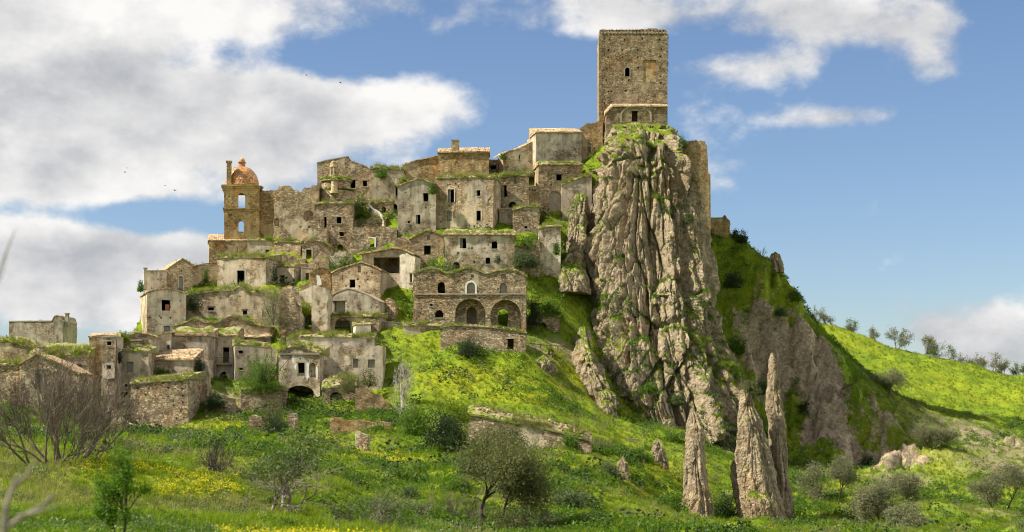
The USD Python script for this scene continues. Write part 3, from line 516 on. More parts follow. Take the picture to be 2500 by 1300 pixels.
def base_height(x, y):
    xc, yc = np.clip(x, -299, 299), np.clip(y, -59, 479)
    out = np.hypot(x - xc, y - yc)
    z = _zi(np.stack([yc, xc], -1))
    k = np.clip(out / 500, 0, 1); k = k * k * (3 - 2 * k)
    return z * (1 - k) + k * -25.0
def blobs(x, y, z, centres):
    """smooth 0..1 patches round places given as picture point, distance, radius in metres (rx, ry)"""
    out = np.zeros_like(x)
    for px, py, Y, rx, ry in centres:
        c = W(px, py, Y)
        out = np.maximum(out, np.exp(-(((x - c[0]) / rx) ** 2 + ((y - c[1]) / ry) ** 2)))
    return out
SHOULDER = [(1880,745,292,6,7),(1930,820,288,8,10),(1870,840,288,8,10),(1960,930,284,8,10),(2000,980,281,9,10),(1930,960,283,7,8),(2080,1040,274,9,9),(2150,1100,268,9,9),(2040,1100,268,6,7),(2010,1020,278,5,6),
            (2470,1060,285,2.5,4)]
def shoulder(x, y, z):
    return blobs(x, y, z, SHOULDER)
def blocks(P, size, seed):
    """broken rock: (height of the block a point lies in, -.5..5; nearness to the crack beside it, 0..1), blocks of the given size"""
    q = np.asarray(P, float) / np.asarray(size, float)
    q3 = q if q.shape[1] == 3 else np.column_stack([q, 0 * q[:, 0]])
    q = q + (fbm(q3 * .9, 2, seed + 31)[:, None] - .5) * .9
    lo, hi = np.floor(q.min(0)).astype(int) - 1, np.ceil(q.max(0)).astype(int) + 1
    g = np.stack(np.meshgrid(*[np.arange(a, b + 1) for a, b in zip(lo, hi)], indexing='ij'), -1).reshape(-1, q.shape[1]).astype(float)
    r = np.random.default_rng(seed); g = g + r.uniform(0, 1, g.shape); h = r.random(len(g)) - .5
    d, k = cKDTree(g).query(q, k=2)
    return h[k[:, 0]], 1 - np.clip((d[:, 1] - d[:, 0]) / .22, 0, 1)
def height(x, y):
    z = base_height(x, y)
    p = np.stack([x, y, 0 * x], -1)
    d = np.hypot(x, y)
    near = np.clip((d - 6) / 110, .06, 1)
    z = z + near * ((fbm(p / 9.0, 4, 3) - .5) * 2.8 + (fbm(p / 3.0, 3, 5) - .5) * 1.3)
    mid = np.clip((d - 50) / 30, 0, 1) * np.clip((205 - y) / 15, 0, 1)
    z = z + mid * ((fbm(p / 11.0, 3, 23) - .5) * 3.2 + (fbm(p / 4.0, 2, 24) - .5) * 1.2)
    k = shoulder(x, y, z)
    q = np.stack([x / 3.5, y / 7.0, 0 * x], -1)
    rib = 1 - np.abs(2 * fbm(q, 4, 11) - 1)
    sel = k > .03
    if sel.any():
        q = np.column_stack([x[sel] + y[sel] * .25, y[sel]])
        h1, c1 = blocks(q, (5.5, 6.0), 91); h2, c2 = blocks(q, (2.3, 3.2), 92); h3, c3 = blocks(q, (.95, 1.3), 93)
        add = np.zeros_like(z); add[sel] = h1 * 4.2 - c1 * 1.8 + h2 * 2.2 - c2 * .9 + h3 * .9 - c3 * .3
        z = z + np.clip(k * 1.6, 0, 1) * add
    z = z + k * ((rib - .6) * 3.0 + (fbm(p / 1.9, 4, 8) - .5) * 2.0)
    return z
gz = height(gx, gy)
_gi = RegularGridInterpolator((GY, GX), gz, method='linear', bounds_error=False, fill_value=-25)
def ground_z(x, y):
    return _gi(np.stack([np.asarray(y, float), np.asarray(x, float)], -1))
FLOWERS = [(430,1165,52,2.2,3),(330,1165,52,1.8,2.5),(800,1050,188,6,5),(700,1085,178,5,5),(930,1120,168,4,5),(960,1150,150,3,6),(1100,940,222,6,4),(1250,960,220,8,4),(1180,920,226,6,3),(1020,1280,25,3,1.5),(1250,1290,27,2,1.5),(830,1120,150,3,4),(1400,880,238,4,3),(560,1060,205,3,3),(1620,1150,200,4,4)]
BARE = [(560,985,217,3,5),(590,970,218,3,3),(1400,845,242,5,2),(1310,860,238,2,2),(2420,1090,280,12,12),(2470,1150,262,10,12),(2380,1060,292,10,8),(2330,1200,215,6,8),(2430,1260,205,6,8),(2200,1060,250,5,5),(1290,1050,200,6,3)]
gshape = gz.shape
G_rock = np.clip(shoulder(gx, gy, gz) * (-.15 + 1.9 * fbm(np.stack([gx / 6, gy / 8, 0 * gx], -1), 4, 77)), 0, 1); G_fl = blobs(gx, gy, gz, FLOWERS); G_bare = blobs(gx, gy, gz, BARE)
_ids = np.arange(gz.size).reshape(gshape)
_f = np.stack([_ids[:-1, :-1], _ids[:-1, 1:], _ids[1:, 1:], _ids[1:, :-1]], -1).reshape(-1, 4)
_v = np.column_stack([gx.ravel(), gy.ravel(), gz.ravel()])
ground = part('ground', (_v, _f), 'ground', smooth=True)
tag(ground.GetPrim(), 'green grassy hillside and valley with rocky patches', None, None, 'structure')
for nm, arr in (('rock', G_rock), ('flowers', G_fl), ('bare', G_bare)):
    UsdGeom.PrimvarsAPI(ground).CreatePrimvar(nm, Sdf.ValueTypeNames.FloatArray, 'vertex').Set(Vt.FloatArray.FromNumpy(arr.ravel().astype(np.float32)))

# ---------------------------------------------------------------- the cliff, the spires, boulders
TUFTS = {}       # kind -> list of (x, y, z, size)
def tuft(kind, pts, sizes):
    TUFTS.setdefault(kind, []).append(np.column_stack([pts, sizes]))
def crag(rows, nth=420, nz=260, expo=2.6, rib=1.6, ribw=3.2, rough=.7, seed=1, yscale=1.0, slant=0.0, back=90, top_soft=0):
    """rows of (py, left px, right px, centre distance, depth radius), top first -> closed rock"""
    rows = np.array(rows, float)
    z = (1000 - rows[:, 0]) / F * rows[:, 3]
    xl, xr = (rows[:, 1] - 1250) / F * rows[:, 3], (rows[:, 2] - 1250) / F * rows[:, 3]
    o = np.argsort(z)
    t = np.linspace(0, 1, nz)
    zz = z[o][0] + (z[o][-1] - z[o][0]) * t
    cx, rx = PchipInterpolator(z[o], ((xl + xr) / 2)[o])(zz), PchipInterpolator(z[o], ((xr - xl) / 2)[o])(zz)
    cy, ry = PchipInterpolator(z[o], rows[o, 3])(zz), PchipInterpolator(z[o], rows[o, 4])(zz)
    # front half (towards the camera) finely, back half coarsely
    th = np.concatenate([np.linspace(math.pi, 2 * math.pi, nth, endpoint=False), np.linspace(0, math.pi, back, endpoint=False)])
    c, s = np.cos(th), np.sin(th)
    ex = 2 / expo
    ux, uy = np.sign(c) * np.abs(c) ** ex, np.sign(s) * np.abs(s) ** ex
    X = cx[:, None] + rx[:, None] * ux; Y = cy[:, None] + ry[:, None] * uy; Z = np.repeat(zz[:, None], len(th), 1)
    nx, ny = c / np.maximum(rx[:, None], .3), s / np.maximum(ry[:, None], .3)
    ln = np.hypot(nx, ny); nx, ny = nx / ln, ny / ln
    R = np.median(np.hypot(rx, ry)) 
    # ribs run with the rock: a coordinate that follows the outline, not the height
    ua = np.stack([ux[None] * R / ribw * .8 + Z * slant, uy[None] * R / ribw * .8 + 0 * Z, Z / (ribw * 9)], -1)
    wob = (fbm(np.stack([X, Y, Z], -1) / (ribw * 1.6), 3, seed + 7) - .5) * .45
    ua[..., 0] += wob
    n1 = fbm(ua, 3, seed)
    groove = np.abs(2 * n1 - 1)
    gul = (1 - np.clip(groove / .26, 0, 1)) * np.clip(2.6 * fbm(np.stack([X, Y, Z * .5], -1) / (ribw * 2.2), 2, seed + 13) - .75, 0, 1)                       # narrow gullies
    swell = fbm(ua * .45, 2, seed + 3) - .5
    med = fbm(np.stack([X, Y, Z * .55], -1) / (ribw * .5), 4, seed + 5) - .5
    fine = fbm(np.stack([X, Y, Z], -1) / .8, 4, seed + 9) - .5
    pts = np.column_stack([(X + Z * .10).ravel(), Y.ravel(), Z.ravel()])
    h1, c1 = blocks(pts, (ribw * 1.1, ribw * 1.1, ribw * 9), seed); h2, c2 = blocks(pts, (ribw * .42, ribw * .42, ribw * 3.6), seed + 1); h3, c3 = blocks(pts, (ribw * .2, ribw * .2, ribw * .55), seed + 2)
    sh = X.shape
    blk = (h1.reshape(sh) * 1.7 - c1.reshape(sh) * .75) * rib + (h2.reshape(sh) * .55 - c2.reshape(sh) * .30) * rib + (h3.reshape(sh) * .16 - c3.reshape(sh) * .07) * rib
    if top_soft: blk = blk * np.clip((zz[-1] - 2.0 - zz) / top_soft, .30, 1)[:, None]
    flute = (np.abs(2 * fbm(np.stack([ux[None] * R / (ribw * .30) + Z * .06 + wob * 2, uy[None] * R / (ribw * .30) + 0 * Z, Z / (ribw * 1.9)], -1), 3, seed + 40) - 1) - .3) * rib * .42
    d = rib * (swell * 1.3 - gul * .8 + np.clip(groove, 0, .6) * .8 - .3) + .52 * blk + (flute if top_soft else 0) + rough * med * 1.3 + rough * .8 * fine
    fade = np.clip(np.minimum(rx, ry) / (rib * 2.2), .12, 1)[:, None]
    if top_soft:                                            # the grassy head of the cliff: lumps, ledges, bits of bare rock
        hd = np.clip((zz - zz[-1] + 17) / 6, 0, 1)[:, None] * np.clip((zz[-1] - zz) / 2.5, 0, 1)[:, None]; q = np.stack([X, Y, Z], -1)
        d = d * np.clip((zz[-1] - 2.0 - zz) / (top_soft * .8), .55, 1)[:, None] + hd * ((fbm(q / 4.2, 3, seed + 60) - .5) * 7.0 + (fbm(q / 1.6, 3, seed + 61) - .5) * 3.0 - .3)
        Z = Z + hd * (fbm(q / 3.0, 3, seed + 62) - .5) * 3.4
    X, Y = X + d * nx * fade, Y + d * ny * fade
    Z = Z + (fbm(np.stack([X, Y, Z], -1) / 1.7, 3, seed + 2) - .5) * rough * 1.2
    n = len(th)
    V = np.column_stack([X.ravel(), Y.ravel(), Z.ravel()])
    V = np.vstack([V, [[X[-1].mean(), Y[-1].mean(), Z[-1].mean() + .3], [X[0].mean(), Y[0].mean(), Z[0].mean()]]])
    a = np.arange(nz - 1)[:, None] * n + np.arange(n)[None]; b = np.arange(nz - 1)[:, None] * n + (np.arange(n)[None] + 1) % n
    Fq = np.stack([a, b, b + n, a + n], -1).reshape(-1, 4)
    F3 = np.vstack([Fq[:, [0, 1, 2]], Fq[:, [0, 2, 3]]])
    k = np.arange(n); top, bot = len(V) - 2, len(V) - 1
    F3 = np.vstack([F3, np.column_stack([(nz - 1) * n + k, (nz - 1) * n + (k + 1) % n, np.full(n, top)]), np.column_stack([(k + 1) % n, k, np.full(n, bot)])])
    return V, F3
rs = np.random.default_rng(5)
def grow_on(mesh, kinds, count, nzmin, seed, size=(.5, 1.0), zmin=-99, keep=.5, nzmax=2.0):
    """tufts on the flatter or overgrown places of a rock"""
    V, T = mesh
    r = np.random.default_rng(seed)
    a, b, c = V[T[:, 0]], V[T[:, 1]], V[T[:, 2]]
    nn = np.cross(b - a, c - a); ar = np.linalg.norm(nn, axis=1)
    nz = nn[:, 2] / np.maximum(ar, 1e-9); cen = (a + b + c) / 3
    veg = fbm(cen / np.array([5, 5, 9.]), 4, seed + 50)
    w = ar * np.clip((nz - nzmin) * 3 + (veg - keep) * 5, 0, 1.5) * (cen[:, 2] > zmin) * (nz > -.2) * (nz < nzmax)
    w *= (cen[:, 1] < np.median(V[:, 1]) + 4)
    if w.sum() <= 0: return
    k = r.choice(len(T), count, p=w / w.sum())
    u, v = r.random(count), r.random(count); fl = u + v > 1; u[fl], v[fl] = 1 - u[fl], 1 - v[fl]
    P = a[k] + (b[k] - a[k]) * u[:, None] + (c[k] - a[k]) * v[:, None]
    which = r.integers(0, len(kinds), count)
    for j, kd in enumerate(kinds):
        tuft(kd, P[which == j], r.uniform(*size, (which == j).sum()))
def rock_thing(name, label, cat, rows, kind=None, **kw):
    V, T = crag(rows, **kw)
    m = part(name, (V, T), 'rock', smooth=True)
    tag(m.GetPrim(), label, cat, None, kind)
    return V, T
cliff = rock_thing('castle_cliff', 'great ribbed sandstone cliff that carries the castle tower', 'cliff', [
    (311,1500,1622,289.5,4.2),(320,1492,1632,288.5,7),(334,1486,1640,287,10),(358,1478,1652,285.5,14),(392,1466,1670,283.5,18),(432,1454,1690,282,21),(520,1434,1716,279.5,20.5),(620,1416,1730,277,20.5),(700,1412,1744,274.5,20.5),
    (800,1408,1760,270,21),(900,1398,1794,267,23),(960,1404,1810,265,24),(1040,1425,1830,263,25),(1120,1450,1850,261,26),(1220,1450,1870,259,27)], nth=760, nz=420, rib=2.6, ribw=4.2, rough=.75, seed=4, expo=2.7, back=120, top_soft=11.0)
grow_on(cliff, ['grass', 'grass', 'weed', 'dry'], 6000, .60, 3, (.5, 1.1), keep=.66)
grow_on(cliff, ['weed', 'sage', 'dark'], 1300, .35, 4, (.7, 1.6), keep=.68)
col = rock_thing('undercut_rock', 'pale undercut rock column left of the great cliff', 'rock', [
    (478,1402,1432,272,2.5),(500,1392,1440,271,4),(530,1378,1440,270,5),(580,1372,1436,268,5.5),(620,1370,1432,266,5.5),(650,1360,1430,264,5.5),(672,1352,1430,262,6),(720,1350,1440,260,6)], nth=220, nz=160, rib=1.0, ribw=2.6, rough=.6, seed=21, back=40)
grow_on(col, ['weed', 'grass', 'sage'], 260, .45, 7, (.5, 1.0))
ear = rock_thing('cliff_foot_rock', 'rounded rock rib standing at the left foot of the great cliff', 'rock', [
    (800,1412,1440,247,2),(830,1402,1452,246,4),(870,1394,1466,244,5.5),(910,1396,1480,242,6),(950,1412,1500,240,6),(985,1440,1515,238,6),(1040,1450,1520,236,6)], nth=220, nz=150, rib=1.0, ribw=2.6, rough=.6, seed=31, back=40)
for nm, lab, rows, sd in [
    ('rock_spire', 'slender pointed rock spire left of the broad twin spire', [(1001,1684,1694,188,.7),(1020,1679,1704,188,1.3),(1060,1677,1716,187.5,1.9),(1120,1672,1720,187,2.3),(1180,1671,1728,186.5,2.8),(1240,1662,1742,186,3.3),(1300,1650,1748,185.5,3.8),(1370,1640,1752,185,4)], 41),
    ('rock_spire', 'broad rock spire with a dark slit, topped by a round bush', [(954,1806,1826,189,.8),(985,1804,1838,189,1.5),(1030,1800,1852,188.5,2.2),(1090,1796,1872,188,2.8),(1160,1788,1892,187.5,3.3),(1230,1800,1906,187,3.6),(1300,1812,1924,186.5,4),(1370,1806,1930,186,4)], 52),
    ('rock_spire', 'tall thin rock needle rising behind the broad spire', [(866,1881,1889,193,.5),(890,1876,1898,193,1.1),(930,1872,1904,193,1.5),(985,1869,1910,192.5,1.8),(1040,1874,1916,192,2.2),(1120,1880,1926,191.5,2.7),(1200,1886,1934,191,3),(1300,1880,1940,190,3.4),(1370,1880,1942,190,3.4)], 63)]:
    rk = rock_thing(nm, lab, 'rock', rows, nth=230, nz=260, rib=.42, ribw=1.6, rough=.34, seed=sd, back=60, expo=2.3)
    grow_on(rk, ['dry', 'weed'], 60, .5, sd, (.3, .6))
for lab, rows, sd in [
    ('upright boulder standing in the bright grass left of the first spire', [(1073,1598,1612,202,.6),(1085,1590,1620,202,1.2),(1110,1588,1630,202,1.5),(1140,1600,1636,202,1.4),(1165,1608,1634,202,1.2)], 71),
    ('weathered boulder half sunk in bushes on the lower slope', [(1118,1516,1526,190,.5),(1130,1508,1534,190,1.2),(1165,1506,1538,190,1.6),(1205,1510,1540,190,1.6),(1240,1510,1545,190,1.6)], 72),
    ('grass capped block at the foot of the broad spire', [(1204,1830,1862,183,1.2),(1215,1820,1880,183,2.0),(1240,1818,1896,183,2.4),(1290,1822,1912,183,2.6),(1360,1822,1915,183,2.8)], 73),
    ('small round boulder between the first spire and the broad spire', [(1200,1770,1782,206,.4),(1210,1764,1792,206,1.0),(1230,1764,1796,206,1.2),(1260,1776,1794,206,1.0)], 74),
    ('large pale boulder lying on the grass slope', [(871,1318,1334,234,.7),(879,1304,1350,234,1.6),(893,1297,1358,234,2.0),(908,1304,1358,234,1.9),(922,1320,1350,234,1.4)], 75),
    ('smaller boulder with reddish top above the large pale boulder', [(852,1338,1348,238,.4),(860,1333,1354,238,.9),(872,1334,1356,238,1.0),(884,1338,1354,238,.8)], 76),
    ('little boulder lying alone on the far green hill', [(914,2226,2236,352,.5),(919,2222,2242,352,1.0),(926,2224,2243,352,1.0),(932,2228,2240,352,.8)], 77),
    ('squat rock stub at the base of the first spire', [(1222,1636,1650,184,.5),(1240,1632,1658,184,1.0),(1280,1628,1660,184,1.4),(1340,1626,1664,184,1.5)], 78),
    ('crumbling rock tooth on the crest of the right shoulder', [(617,1886,1898,295,.5),(626,1880,1906,295,1.1),(645,1884,1912,294.5,1.3),(668,1890,1914,294,1.3)], 79),
    ]:
    rk = rock_thing('boulder', lab, 'boulder', rows, nth=110, nz=80, rib=.35, ribw=1.1, rough=.5, seed=sd, back=40, expo=2.2)
    if sd in (73, 76): grow_on(rk, ['grass', 'weed'], 60, .55, sd, (.3, .7))

# ---------------------------------------------------------------- houses
from shapely.geometry import Polygon, LineString, box as sbox
from shapely.ops import unary_union
def cs(poly):
    """shapely polygon(s) -> manifold cross section"""
    out = []
    for g in getattr(poly, 'geoms', [poly]):
        if g.is_empty or g.geom_type != 'Polygon': continue
        out.append(np.array(g.exterior.coords)[:-1]); out += [np.array(i.coords)[:-1] for i in g.interiors]
    return m3.CrossSection(out, m3.FillRule.EvenOdd)
def slab(poly, w0, w1):
    """extrude a (s, z) polygon from depth w0 to w1; manifold in (s, z, w) axes"""
    return cs(poly).extrude(w1 - w0).translate((0, 0, w0))
def to_world(fr, man_or_vf, wob=0.0, seed=0):
    if hasattr(man_or_vf, 'to_mesh'):
        me = man_or_vf.to_mesh(); v, f = np.array(me.vert_properties[:, :3], float), np.array(me.tri_verts)
    else:
        v, f = man_or_vf
    p = fr.world(np.column_stack([v[:, 0], v[:, 2], v[:, 1]]))
    if wob:
        q = p / 1.6
        p = p + wob * np.stack([fbm(q + 3.3, 3, seed) - .5, fbm(q + 17.1, 3, seed + 1) - .5, fbm(q + 41.7, 3, seed + 2) - .5], 1) * 2
    return p, f[:, ::-1]
def opening_poly(a, b, c, d, arch, n=9):
    """left s, right s, bottom z, top z"""
    if not arch: return sbox(a, c, b, d)
    r = (b - a) / 2; h = min(r, (d - c) * .55) if arch == 1 else min(r * .35, (d - c) * .4)
    m = (a + b) / 2
    t = np.linspace(0, math.pi, n if r < 1 else 17)
    return Polygon([(a, c), (b, c)] + [(m + r * math.cos(q), d - h + h * math.sin(q)) for q in t])
def boxm(fr, s0, s1, w0, w1, z0, z1, bev=0.0):
    m = m3.Manifold.cube((s1 - s0, z1 - z0, w1 - w0)).translate((s0, z0, w0))
    return to_world(fr, m)
def roof_solid(fr, s0, s1, w0, w1, top, bot, step=.45, stepw=None):
    ns, nw = max(3, int((s1 - s0) / step) + 1), max(3, int((w1 - w0) / (stepw or max(step, .35))) + 1)
    S, Wd = np.meshgrid(np.linspace(s0, s1, ns), np.linspace(w0, w1, nw), indexing='ij')
    T, B = top(S, Wd), bot(S, Wd)
    vt = np.column_stack([S.ravel(), Wd.ravel(), T.ravel()]); vb = np.column_stack([S.ravel(), Wd.ravel(), B.ravel()])
    k = np.arange(ns * nw).reshape(ns, nw); n = ns * nw
    q = np.stack([k[:-1, :-1], k[1:, :-1], k[1:, 1:], k[:-1, 1:]], -1).reshape(-1, 4)
    rim = np.concatenate([k[:, 0], k[-1, 1:], k[-2::-1, -1], k[0, -2:0:-1]])
    side = np.stack([rim, rim + n, np.roll(rim, -1) + n, np.roll(rim, -1)], -1)
    qs = np.vstack([q, q[:, ::-1] + n, side])
    return fr.world(np.vstack([vt, vb])), np.vstack([qs[:, [0, 1, 2]], qs[:, [0, 2, 3]]])
STUBS = {}
def build_house(spec, idx):
    name, label, cat, mat, line_px, base, Y, turn, depth, roof, opens, ex = spec
    fr, rng = ex['fr'], np.random.default_rng(1000 + idx)
    line = [tuple(q) for q in ex['line']]
    s0, s1 = line[0][0], line[-1][0]
    if s1 - s0 < .3: s1 = s0 + .3
    ls, lz = np.array([q[0] for q in line]), np.array([q[1] for q in line])
    for k in range(1, len(ls)): ls[k] = max(ls[k], ls[k - 1] + .01)
    top_at = lambda s: np.interp(s, ls, lz)
    zb = fr.sz(line_px[len(line_px) // 2][0], base)[1] - 3.5
    # ragged wall top where nothing covers it
    amp = {'open': .34, 'openedge': .12, 'flat': .09, 'slab': .1}.get(roof, .04)
    ss = np.unique(np.concatenate([ls, np.arange(s0, s1, .55)]))
    tops = top_at(ss) + np.where((ss > s0 + .05) & (ss < s1 - .05), rng.uniform(-amp, amp * .6, len(ss)), 0)
    outline = Polygon([(s0, zb)] + [(a, b) for a, b in zip(ss, tops)] + [(s1, zb)]).buffer(0)
    if roof == 'open' and s1 - s0 < 3.2:                  # narrow stubs: ragged sides as well
        lo, hi = zb, max(tops)
        zz = np.arange(zb + 1, min(tops[0], tops[-1]) - .2, .6)
        outline = Polygon([(s0, zb)] + [(s0 + rng.uniform(-.1, .14), q) for q in zz] + [(a, b) for a, b in zip(ss, tops)] + [(s1 + rng.uniform(-.14, .1), q) for q in zz[::-1]] + [(s1, zb)]).buffer(0)
    body = slab(outline, 0, depth)
    th = .5
    solid = depth < 2.3 or s1 - s0 < 2.0
    if not solid:
        inner = outline.buffer(-th)
        if roof in ('open', 'openedge'):
            inner = unary_union([inner, Polygon([(s0 + th, zb + 1), (s0 + th, 200), (s1 - th, 200), (s1 - th, zb + 1)])])
        if not inner.is_empty:
            body -= slab(inner, th, depth - th)
    wmid = th + .3
    cuts, kids = [], []
    O = []
    for o in opens:
        kind, x0, y0, x1, y1 = o
        kind, _, fit = kind.partition(':')
        a, d = fr.sz(x0, y0); b, c = fr.sz(x1, y1)
        if kind == 'h':
            cuts.append(slab(sbox(a, c, b, d), -.2, .4)); continue
        arch = {'a': 1, 'm': 1, 'u': 1, 'A': 1, 'U': 1}.get(kind, 0)
        if kind == 'a' and (b - a) < 1.3 and (d - c) > 1.1 * (b - a) and 'T' not in fit: arch = 2 if name in ('great_house', 'mid_plaster_house', 'triple_gable_house') and y1 - y0 < 30 and x1 - x0 < 15 else 1
        P = opening_poly(a, b, c, d, arch)
        dep = {'n': .32, 'm': .35}.get(kind, None)
        if dep is None and solid: dep = min(depth - .25, 1.2)
        if kind in ('t', 'u'): cuts.append(slab(P, -.2, depth + .3))
        elif kind in ('A', 'U'):
            # a deep arched recess; a second wall stands inside it with its own opening
            cuts.append(slab(P, -.2, depth - th + .02))
            O.append((kind, a, b, c, d))
        elif dep: cuts.append(slab(P, -.2, dep))
        else: cuts.append(slab(P, -.2, wmid))
        if 'f' in fit or 'F' in fit:
            k = .30 if 'F' in fit else .2
            ring = P.buffer(k, join_style=2).intersection(sbox(a - k, c - .02, b + k, d + k)).difference(P.buffer(.0))
            kids.append(('window_frame' if d - c < 2.1 else 'door_frame', to_world(fr, slab(ring, -.05, .10)), 'white' if 'F' in fit else 'trim'))
        if 'l' in fit:
            kids.append(('lintel', boxm(fr, a - .3, b + .3, -.06, .2, d + .01, d + .26), 'lintel'))
        if not fit and kind in ('o', 'a') and d - c < 3.2 and not solid:
            if kind == 'o': kids.append(('lintel', boxm(fr, a - .18, b + .18, -.04, .18, d + .005, d + .20), ('lintel', 'dark_wood', 'lintel')[idx % 3]))
            if d - c < 2.2: kids.append(('sill', boxm(fr, a - .12, b + .12, -.10, .2, c - .13, c - .005), 'trim'))
        if 'S' in fit:
            m = (a + b) / 2
            for q0, q1 in ((a + .03, m - .02), (m + .02, b - .03)):
                kids.append(('shutter', boxm(fr, q0, q1, .20, .26, c + .03, d - .05), 'grey_wood'))
        if 's' in fit:
            kids.append(('shutter', boxm(fr, a + .02, a + .45 * (b - a), .16, .22, c + .04, d - .06), 'grey_wood'))
        if 'd' in fit:
            kids.append(('door_leaf', boxm(fr, a + .03, b - .03, .32, .40, c, c + .72 * (d - c)), 'dark_wood'))
        if 'r' in fit:
            kids.append(('shutter', boxm(fr, a + .42 * (b - a), b - .04, .22, .28, c + .02, c + .62 * (d - c)), 'red_wood'))
        if 'i' in fit:
            kids.append(('infill', to_world(fr, slab(P.buffer(-.02), .24, .31), .03, idx), 'infill'))
    for hx, hy in ex.get('holes', []):
        a, z = fr.sz(hx, hy); w = rng.uniform(.11, .17)
        cuts.append(slab(sbox(a - w, z - w, a + w, z + w), -.2, .42))
    if cat == 'house' and not solid:                        # a few more beam holes in rows, as all these walls have
        for _ in range(int((s1 - s0) * 0.8)):
            a = rng.uniform(s0 + .5, s1 - .5); z = top_at(a) - rng.choice([1.6, 3.0, 4.4, 5.8]) + rng.uniform(-.15, .15)
            w = rng.uniform(.07, .12)
            if z > zb + 4: cuts.append(slab(sbox(a - w, z - w, a + w, z + w), -.2, .4))
    if cuts:
        body = m3.Manifold.batch_boolean([body] + cuts, m3.OpType.Subtract)
    for kind, a, b, c, d in O:                               # inner walls of the two great arches
        m = (a + b) / 2; wd = b - a
        back = slab(sbox(a - .3, c - 3, b + .3, d + .3), 1.7, 2.2)
        if kind == 'A':
            hole = opening_poly(a + wd * .36, a + wd * .70, c + .3, c + (d - c) * .74, 1)
            back -= slab(hole, 0, depth)
        else:
            hole = opening_poly(a + wd * .24, a + wd * .56, c + .9, c + (d - c) * .76, 1)
            back -= slab(hole, 0, depth + 1); body -= slab(hole.buffer(.25), depth - th - .2, depth + 1)
        body += back
    body = body.refine_to_length(.75)
    p, f = to_world(fr, body, .085 if mat in ('grey', 'pale', 'plaster') else .12, idx * 7)
    t = thing(name, label, cat, fr.world([[0, 0, zb + 3.5]])[0], G1 if cat == 'house' else None, 'thing')
    part('wall', (p, f), mat, t)
    for nm, me, mt in kids: part(nm, me, mt, t)
    # --- roofs
    seedw = idx * 13
    def tufts_on(topfn, w0, w1, dens, size=(.35, .75), kinds=('grass', 'dry', 'grass'), lo=None, hi=None):
        a, b = (s0 if lo is None else lo), (s1 if hi is None else hi)
        n = int((b - a) * (w1 - w0) * dens)
        if n < 1: return
        S, Wd = rng.uniform(a, b, n), w0 + (w1 - w0) * rng.random(n) ** 1.5
        clump = fbm(np.stack([S / 1.5, Wd / 1.5, 0 * S + idx], -1), 3, 5)
        k = clump > .40
        S, Wd = S[k], Wd[k]
        pt = fr.world(np.column_stack([S, Wd, topfn(S, Wd)]))
        wh = rng.integers(0, len(kinds), len(S))
        for j, kd in enumerate(kinds):
            sel = wh == j
            tuft('roof_' + kd, pt[sel], rng.uniform(*size, sel.sum()) * (.55 + clump[k][sel]))
    nz_ = lambda S, Wd, a, sc=1.3: (fbm(np.stack([S / sc, Wd / sc, 0 * S + idx * 3.1], -1), 3, 2) - .35) * a
    if roof in ('turf', 'turfhigh', 'turfedge'):
        hi = {'turf': .32, 'turfhigh': 1.1, 'turfedge': .18}[roof]
        rise = {'turf': .14, 'turfhigh': .22, 'turfedge': .03}[roof]
        topf = lambda S, Wd: top_at(S) + .05 + np.clip(hi * np.minimum(1, (Wd + .35) / 1.2) * .6 + nz_(S, Wd, hi) + rise * Wd, .03, None)
        part('turf_roof', roof_solid(fr, s0 - .12, s1 + .12, -.14, depth + .05, topf, lambda S, Wd: top_at(S) - .06), 'turf', t, smooth=40)
        tufts_on(topf, -.1, min(depth, 3.5), 5.5 if roof != 'turfhigh' else 7, (.5, 1.0) if roof != 'turfedge' else (.3, .6), ('grass', 'dry', 'dry', 'dry'))
        tufts_on(topf, -.2, .25, 5, (.3, .7), ('grass', 'dry', 'weed', 'dry'))
        n_ = int((s1 - s0) * 7); S_, W_ = rng.uniform(s0, s1, n_), rng.uniform(-.1, min(depth, 3.2), n_); Z_ = topf(S_, W_)
        rub = trimesh.util.concatenate([trimesh.creation.box((rng.uniform(.2, .45), rng.uniform(.15, .3), rng.uniform(.05, .14)), trimesh.transformations.euler_matrix(*rng.normal(0, .35, 2), rng.uniform(0, 3))) .apply_translation((q, w, z + .06)) for q, w, z in zip(S_, W_, Z_)])
        tr = part('tile_rubble', (fr.world(rub.vertices), rub.faces), 'tile', t); tr.GetPrim().SetCustomDataByKey('kind', 'stuff')
    elif roof in ('tileedge', 'tile'):
        th_ = .14
        prof = lambda S: .06 * np.abs(np.sin(S * math.pi / .34))
        topf = lambda S, Wd: top_at(S) + th_ + prof(S) + .05 * np.floor((Wd + .3) / .45) * 0 + nz_(S, Wd, .12) + (.10 * Wd if roof == 'tile' else 0)
        part('tile_roof', roof_solid(fr, s0 - .18, s1 + .18, -.16, depth + .05, topf, lambda S, Wd: top_at(S) - .02 + (.10 * Wd if roof == 'tile' else 0), .17), 'tile', t, smooth=35)
        tufts_on(topf, -.1, 2.5, .9, (.3, .6), ('dry', 'grass'))
    elif roof in ('tileshed', 'tileturf'):
        pit = .30 if roof == 'tileshed' else .22
        L = min(depth, 5.5)
        prof = lambda S, Wd: .11 * np.abs(np.sin(S * math.pi / .40 + .4 * np.sin(Wd * 1.3))) + .05 * (1 - np.mod(Wd + .07 * np.sin(S * 9), .46) / .46)
        topf = lambda S, Wd: top_at(S) + .10 + pit * (Wd + .25) + prof(S, Wd) + nz_(S, Wd, .25, 2.0)
        rf = part('tile_roof', roof_solid(fr, s0 - .2, s1 + .2, -.25, L, topf, lambda S, Wd: top_at(S) - .02 + 0 * Wd, .085, .23), 'tile', t, smooth=35)
